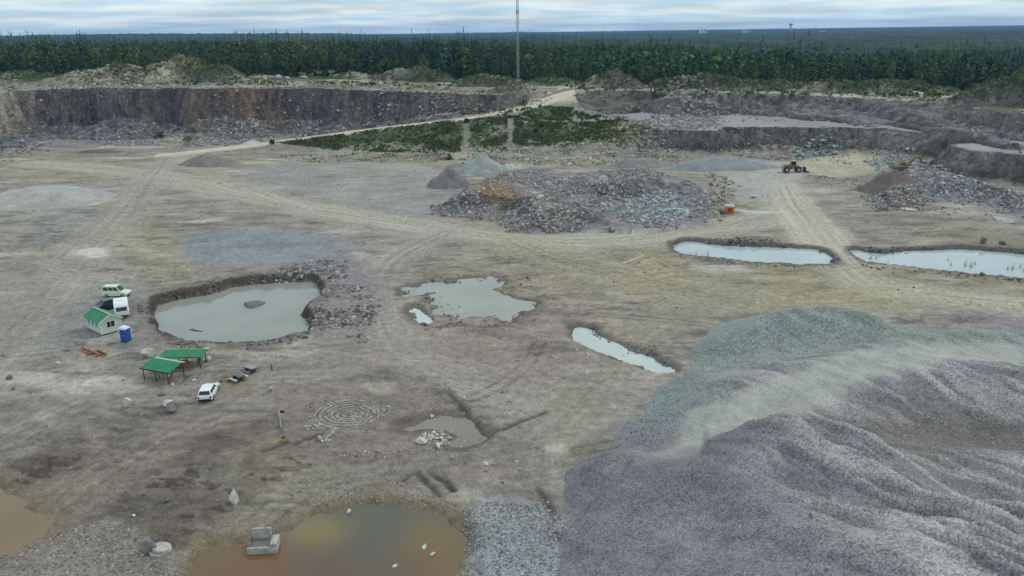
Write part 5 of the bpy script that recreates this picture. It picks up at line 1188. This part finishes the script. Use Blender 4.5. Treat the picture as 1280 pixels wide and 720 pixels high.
for k in range(6):
    H_ = [15, 17, 13, 16, 14, 18][k]; V, F_, CC = spruce(22, 12, H_, H_*.135, 500+k, T_SPR[k % 5]); protos.append(('spruce_tree', H_, (V, F_, CC)))
for k in range(4):
    H_ = [12, 14, 10, 13][k]; V, F_, CC = birch(420, H_, H_*.2, 520+k, T_BIR[k % 3]); protos.append(('birch_tree', H_, (V, F_, CC)))
built = {}
def make_tree(k):
    nm, H_, (V, F_, CC) = protos[k]; root = empty(nm, (0, 0, 0)); trunk_mb(H_, .17).build('trunk', MT['bark'], root)
    np_mesh('crown', V, F_, MT['needle' if nm[0] == 's' else 'leaf'], CC, False, root); return root
gx2 = []
for x in np.arange(-400, 345, 3.9):
    for r_ in range(42):
        xx = x+random.uniform(-2, 2); fy = float(front_y(xx)); yy = fy+r_*4.7+random.uniform(-2.2, 2.2)+3*math.sin(xx*.07)
        if abs(xx/yy) < .95: gx2.append((xx, yy, r_))
vis = [g for g in gx2 if abs(g[0]/(g[1]+4)) < .70]; vis.sort(key=lambda g: g[2]*4.7+abs(g[0])*0.002+random.uniform(0, 4))
near = vis[:300]; nset = set(near)
for (x, y, r_) in near:
    bir = random.random() < (.5 if r_ < 2 else .25); k = random.choice([6, 7, 8, 9]) if bir else random.choice(range(6))
    if k not in built: root = built[k] = make_tree(k)
    else:
        src = built[k]; root = src.copy(); COL.objects.link(root)
        for ch in src.children:
            c = ch.copy(); COL.objects.link(c); c.parent = root
    hn = float(fbm(np.array([x]), np.array([y]), 35, 2, 405)[0]); s_ = random.uniform(.6, 1.15)*(1+.25*hn) if r_ > 1 else random.uniform(.3, .95)
    root.location = (x, y, gz(x, y)-.1); root.rotation_euler = (random.uniform(-.03, .03), random.uniform(-.03, .03), random.uniform(0, 6.28)); root.scale = (s_*random.uniform(.9, 1.1),)*2+(s_,)
    if k < 6: tag(root, 'dark green spruce in the front rows of the forest behind the quarry', 'spruce', 'spruces along the forest edge')
    else: tag(root, 'light green birch in the front rows of the forest behind the quarry', 'birch', 'birches along the forest edge')
# the wood behind, one mass
low = []
for k in range(5):
    H_ = [15, 17, 14, 16, 18][k]; low.append(spruce(10, 6, H_, H_*.14, 600+k, T_SPR[k]))
for k in range(3):
    H_ = [13, 14, 12][k]; low.append(birch(60, H_, H_*.2, 620+k, T_BIR[k]*.85, leaf=1.1))
pts = [(x, y) for (x, y, r_) in gx2 if (x, y, r_) not in nset]
y = 455.0
Yr = front_y(0)
yy = 560.0
while yy < 1150:
    stp = 4.6+(yy-560)*.012; hw = .80*yy+40
    for x in np.arange(-hw, hw, stp): pts.append((x+random.uniform(-2, 2), yy+random.uniform(-2.5, 2.5)))
    yy += stp*1.15
pts = np.array([p for p in pts if p[1] > float(front_y(p[0]))+3])
dns = fbm(pts[:, 0], pts[:, 1], 60, 3, 400); keepp = (rng.random(len(pts)) < .92); pts = pts[keepp]; dns = dns[keepp]
pz = tz(pts[:, 0], pts[:, 1]); kk = np.where(rng.random(len(pts)) < np.clip(.22+.35*dns, .05, .6), 5+rng.integers(0, 3, len(pts)), rng.integers(0, 5, len(pts)))
Vs, Fs, Cs = [], [], []; off = 0
for k in range(8):
    s_ = np.where(kk == k)[0]; n_ = len(s_)
    if n_ == 0: continue
    V, F_, CC = low[k]; a = rng.uniform(0, 6.28, n_); sc = rng.uniform(.55, 1.2, n_)*(1+.28*fbm(pts[s_, 0], pts[s_, 1], 40, 2, 405))
    x = (V[None, :, 0]*np.cos(a)[:, None]-V[None, :, 1]*np.sin(a)[:, None])*sc[:, None]+pts[s_, 0][:, None]
    y_ = (V[None, :, 0]*np.sin(a)[:, None]+V[None, :, 1]*np.cos(a)[:, None])*sc[:, None]+pts[s_, 1][:, None]
    z_ = V[None, :, 2]*sc[:, None]+pz[s_][:, None]-.2
    Vs.append(np.stack([x, y_, z_], -1).reshape(-1, 3)); Fs.append((F_[None]+off+len(V)*np.arange(n_)[:, None, None]).reshape(-1, 4)); Cs.append((CC[None]*(rng.uniform(.55, 1.5, n_)*(1+.4*dns[s_]))[:, None, None]*(1+np.clip(fbm(pts[s_, 0], pts[s_, 1], 70, 2, 406), -.3, 1)[:, None, None]*np.array([.5, .3, -.1]))).reshape(-1, 3)); off += len(V)*n_
tag(np_mesh('forest', np.concatenate(Vs), np.concatenate(Fs), MT['needle'], np.concatenate(Cs), False), kind='stuff')
# far canopy down to the horizon
ry = [900.0]
while ry[-1] < 11400: ry.append(ry[-1]+3.2+(ry[-1]-900)*.016)
ry = np.array(ry); tx = np.linspace(-.95, .95, 900); cy2, ct = np.meshgrid(ry, tx, indexing='ij'); cx2 = ct*cy2
FIELDS = [[(1175,62),(1200,56),(1250,55),(1300,57),(1300,61),(1240,61)], [(1120,49),(1150,46.5),(1146,49.5)], [(590,59),(640,57),(646,59)], [(1195,46),(1240,45),(1240,46.5)]]
base = tz(cx2, cy2); top = base+12.5+3.0*fbm(cx2, cy2, 9, 3, 401)+2.5*fbm(cx2, cy2, 60, 3, 402)
cc = np.broadcast_to(C(40,55,42), cx2.shape+(3,)).copy(); v_ = fbm(cx2, cy2*.5, 120, 4, 403); cc = mixc(cc, C(50,64,46), sstep(.1, .8, v_)); cc = mixc(cc, C(32,45,40), sstep(.0, -.7, v_)); cc = cc*(1+.25*fbm(cx2, cy2, 12, 2, 404))[..., None]
fzs = []
for F_ in FIELDS:
    P = np.array([at(p[0], p[1], -24.0 if p[0] > 900 else 8.0) for p in F_]); fzs.append(P)
    sd = poly_sd(cx2, cy2, P, 400); top = np.where(sd > 0, base-3, top)
top = np.where(cy2 < 915, base+4, top)
idx = np.arange(cx2.size, dtype=np.int32).reshape(cx2.shape); FQ = np.stack([idx[:-1, :-1], idx[:-1, 1:], idx[1:, 1:], idx[1:, :-1]], -1).reshape(-1, 4)
tag(np_mesh('distant_forest', np.stack([cx2, cy2, top], -1).reshape(-1, 3), FQ, MT['canopy'], np.clip(cc, .004, 1).reshape(-1, 3), True), kind='stuff')
MT['field'] = mat('field', C(160,158,140), .95, noise=.2, nscale=.01)
for P in fzs:
    lo, hi = P.min(0), P.max(0); a, b = np.meshgrid(np.linspace(lo[0], hi[0], 24), np.linspace(lo[1], hi[1], 24), indexing='ij'); ins = poly_sd(a, b, P, 500) > -10
    idx = np.arange(a.size).reshape(a.shape); kq = (ins[:-1, :-1] & ins[:-1, 1:] & ins[1:, 1:] & ins[1:, :-1]).ravel(); FQ = np.stack([idx[:-1, :-1], idx[1:, :-1], idx[1:, 1:], idx[:-1, 1:]], -1).reshape(-1, 4)[kq]
    if len(FQ): tag(np_mesh('field', np.stack([a, b, tz(a, b)+1.2], -1).reshape(-1, 3), FQ, MT['field']), kind='structure')
# low plants: grass tufts and weeds on banks and mounds
def tufts(name, xs, ys, hgt, tones, nb=7, sp=.5):
    n_ = len(xs); zs = tz(xs, ys); Vt = np.zeros((n_, nb, 4, 3)); a = rng.uniform(0, 6.28, (n_, nb)); h_ = hgt[:, None]*rng.uniform(.5, 1.1, (n_, nb)); o_ = rng.standard_normal((n_, nb, 2))*sp*hgt[:, None, None]*.8
    ca, sa = np.cos(a), np.sin(a); w_ = h_*.32
    bx, by = xs[:, None]+o_[..., 0], ys[:, None]+o_[..., 1]
    for i, (u, vv, t) in enumerate([(-1, 0, 0), (1, 0, 0), (.8, .5, 1), (-.8, .5, 1)]):
        Vt[:, :, i, 0] = bx+u*w_*ca-vv*h_*sa*.7; Vt[:, :, i, 1] = by+u*w_*sa+vv*h_*ca*.7; Vt[:, :, i, 2] = zs[:, None]-.05+t*h_
    tt = np.array(tones)[rng.integers(0, len(tones), n_)][:, None, None, :]*rng.uniform(.6, 1.4, (n_, nb, 1, 1)); Cc = np.broadcast_to(tt, (n_, nb, 4, 3)).reshape(-1, 3)
    return tag(np_mesh(name, Vt.reshape(-1, 3), np.arange(n_*nb*4).reshape(-1, 4), MT['leaf'], Cc, False), kind='stuff')
def tuft_area(name, n_, h0, h1, tones, z=0.0, px_poly=None, dens=None, world=None):
    P = np.array([at(p[0], p[1], z) for p in px_poly]) if world is None else np.array(world); lo, hi = P.min(0), P.max(0)
    x = rng.uniform(lo[0], hi[0], n_*4); y = rng.uniform(lo[1], hi[1], n_*4); k = poly_sd(x, y, P, 3) > 0
    if dens is not None: k &= rng.random(len(x)) < dens(x, y)
    x, y = x[k][:n_], y[k][:n_]; tufts(name, x, y, rng.uniform(h0, h1, len(x)), tones)
GR = [C(62,78,48), C(78,90,56), C(50,64,42), C(98,102,68), C(70,80,54)]
DRY = [C(112,112,70), C(94,96,60), C(70,84,50), C(130,126,92)]
notbare = lambda x, y: (np.abs(x+16.5+1.2*fbm(x, y, 5, 3, 409)) > 1.5)*(0.10+.9*sstep(-.4, .3, fbm(x, y, 6, 3, 410)))*sstep(289+4*fbm(x, y, 7, 3, 408), 299, y+0.02*x)
tuft_area('grass', 5200, .2, .7, GR+DRY[1:3], world=[(-90,309),(-64,301),(-36,292),(-1,290),(-1,323),(-24,322),(-50,318)], dens=notbare)
tuft_area('grass', 4200, .2, .7, GR+DRY[1:3], world=[(1,296),(20,286),(40,290),(46,306),(20,318),(2,324)], dens=lambda x, y: clump(5, 411, -.5, .3)(x, y)*sstep(287, 296, y+3*fbm(x, y, 6, 3, 407))*sstep(46, 36, x+4*fbm(x, y, 6, 3, 406)))
tuft_area('grass', 500, .25, .7, DRY, world=[(34,288),(48,284),(52,296),(42,310),(34,312)], dens=clump(5, 412, -.2, .4))
tuft_area('grass', 900, .25, .7, GR, world=[(4,326),(22,322),(27,344),(16,340),(8,331)], dens=clump(5, 413, -.5, .2))
tuft_area('grass', 900, .12, .4, DRY+GR, z=.6, px_poly=[(350,192),(450,186),(600,190),(640,198),(450,200),(350,198)], dens=clump(6, 414, -.1, .5))
tuft_area('weeds', 260, .2, .6, GR+DRY, z=8, px_poly=[(380,172),(460,160),(560,148),(640,140),(640,143),(560,152),(460,164),(380,176)])
for (px, py, bz_, rx, ry_, h, kind) in MOUNDS:
    cx, cy = at(px, py, bz_); th = np.linspace(0, 6.28, 24)[:-1]; ring = np.column_stack([cx+1.15*rx*np.cos(th), cy+2+1.15*ry_*np.sin(th)])
    if kind == 'green': tuft_area('grass', int(rx*ry_*6), .25, .8, [C(84,94,62), C(96,104,68), C(74,84,56), C(66,78,52)], world=ring)
    else: tuft_area('weeds', int(rx*ry_*.9), .3, 1.1, GR+DRY, world=ring, dens=clump(7, 415, 0, .5))
tuft_area('weeds', 3800, .4, 1.5, GR+[C(90,104,58)], z=17, px_poly=[(250,104),(400,100),(470,98),(560,106),(640,104),(760,110),(1000,113),(1190,115),(1190,108),(1000,107),(700,102),(500,94),(300,96)], dens=clump(10, 416, 0, .5))
tuft_area('weeds', 1500, .3, 1.2, GR+DRY, z=18.5, px_poly=[(100,113),(300,110),(480,108),(640,116),(640,110),(480,104),(300,104),(100,108)], dens=clump(8, 417, 0, .4))
tuft_area('weeds', 500, .3, 1.0, GR+DRY, z=15, px_poly=[(730,118),(900,117),(1080,121),(1200,131),(1200,127),(1080,118),(900,114),(730,115)], dens=clump(6, 418, 0, .4))
tuft_area('weeds', 500, .3, 1.2, GR, z=15.5, px_poly=[(620,126),(690,121),(760,120),(800,128),(740,128)], dens=clump(5, 419, .1, .5))
tuft_area('undergrowth', 3600, .8, 2.6, [C(40,54,36), C(50,64,42), C(34,48,34)], world=[(-330,444),(-250,456),(-154,456),(-65,440),(0,419),(60,393),(127,378),(180,371),(250,368),(330,356),(330,366),(250,382),(127,392),(60,408),(0,436),(-65,458),(-154,474),(-250,474),(-330,462)])
# bushes one can tell apart
def bush(label, px, py, z, H_, R_, seed, tone):
    V, F_, CC = birch(260, H_, R_, seed, tone, bare=.05, leaf=.34); p = at(px, py, z); zz = gz(*p); root = tag(empty('bush', (p[0], p[1], zz)), label, 'bush')
    np_mesh('foliage', V, F_, MT['leaf'], CC, False, root); MB().cyl((0, 0, -.2), (.1, 0, H_*.6), .09, .03, 6).build('stem', MT['bark'], root)
bush('large dark green bush left of the concrete pillar', 469, 106, 18, 4.2, 4.4, 701, C(34,48,34))
bush('wide dark bush right beside the white round stone', 478, 104, 18, 4.6, 3.6, 702, C(38,52,36))
bush('rounded olive bush on the heap at the top of the ramp road', 655, 123, 15, 2.6, 2.4, 703, C(78,82,54))
bush('small dark bush on the ramp shoulder', 678, 137, 13, 1.8, 1.4, 704, C(52,64,42))
bush('tiny dark bush left of the other ramp shoulder bush', 670, 139, 13, 1.2, 1.0, 705, C(48,60,40))
bush('green bush overhanging the quarry rim right of the ramp', 795, 119, 15, 2.4, 2.6, 706, C(66,84,46))
bush('dark bush on the rim above the grey rubble fan', 824, 117, 15, 2.8, 3.2, 707, C(58,66,46))
bush('low bush at the lower end of the ramp road', 340, 183, 1, 1.2, 1.3, 708, C(56,66,44))
bush('green bush on the dark bank shoulder left of centre', 583, 152, 8, 1.3, 1.2, 709, C(54,66,44))
bush('bright green shrub at the foot of the bare strip in the bank', 560, 198, .5, 1.4, 2.0, 710, C(74,92,48))
bush('green shrub hanging over the left cliff rim', 190, 113, 20, 2.2, 2.6, 711, C(60,76,46))
bush('second green shrub on the left cliff rim by the pale rock mound', 226, 115, 20, 2.0, 2.8, 712, C(66,80,50))

# ------------------------------------------------------------------ far town
def block(label, px, py, Yd, w_, d_, h_, m_, cat='building', name='apartment_block', floors=5):
    p = ray_y(px, py, Yd); r = tag(empty(name, p, random.uniform(-.3, .3)), label, cat)
    MB().box(-w_/2, w_/2, -d_/2, d_/2, -30, h_).build('wall', m_, r); MB().box(-w_/2-.4, w_/2+.4, -d_/2-.4, d_/2+.4, h_, h_+1.2).build('roof', MT['town_grey'], r)
    for k in range(floors): MB().box(-w_/2+1, w_/2-1, -d_/2-.12, -d_/2+.05, h_*(k+.35)/floors, h_*(k+.75)/floors).build('window_band', MT['glass'], r)
block('left of two white blocks on the far horizon', 876, 41, 4200, 13, 14, 14, MT['town_white'])
block('right of two white blocks on the far horizon', 881, 41, 4250, 13, 14, 16, MT['town_white'])
block('low white hall on the horizon right of the two white blocks', 933, 40, 4400, 42, 30, 8, MT['town_white'], name='hall', floors=1)
block('grey white hall on the horizon right of the water tower', 1028, 42, 3600, 22, 18, 10, MT['town_white'], name='hall', floors=1)
block('long low white hall at the edge of the far fields', 1134, 48, 2500, 36, 20, 5, MT['town_white'], name='hall', floors=1)
p = ray_y(988, 38, 4600); wt = tag(empty('water_tower', p), 'tiny dark water tower standing on the far horizon', 'water tower')
MB().cyl((0, 0, -25), (0, 0, 24), 4, 3.5, 12).build('shaft', MT['town_grey'], wt); MB().cyl((0, 0, 24), (0, 0, 30), 4, 11, 16).cyl((0, 0, 30), (0, 0, 36), 11, 10.5, 16).build('tank', MT['town_grey'], wt)

# ------------------------------------------------------------------ air
hz = bpy.data.materials.new('haze'); hz.use_nodes = True; t = hz.node_tree; t.nodes.clear(); o_ = N('ShaderNodeOutputMaterial', t); pv = N('ShaderNodeVolumePrincipled', t)
pv.inputs['Color'].default_value = (0.26, 0.52, 1.0, 1); pv.inputs['Density'].default_value = 0.000065; pv.inputs['Anisotropy'].default_value = 0.0
t.links.new(pv.outputs[0], o_.inputs['Volume'])
hb = MB().box(-30000, 30000, -500, 12500, float(min(ZG.min(), -60))-1.5, 108.0).build('haze', hz); tag(hb, kind='stuff')
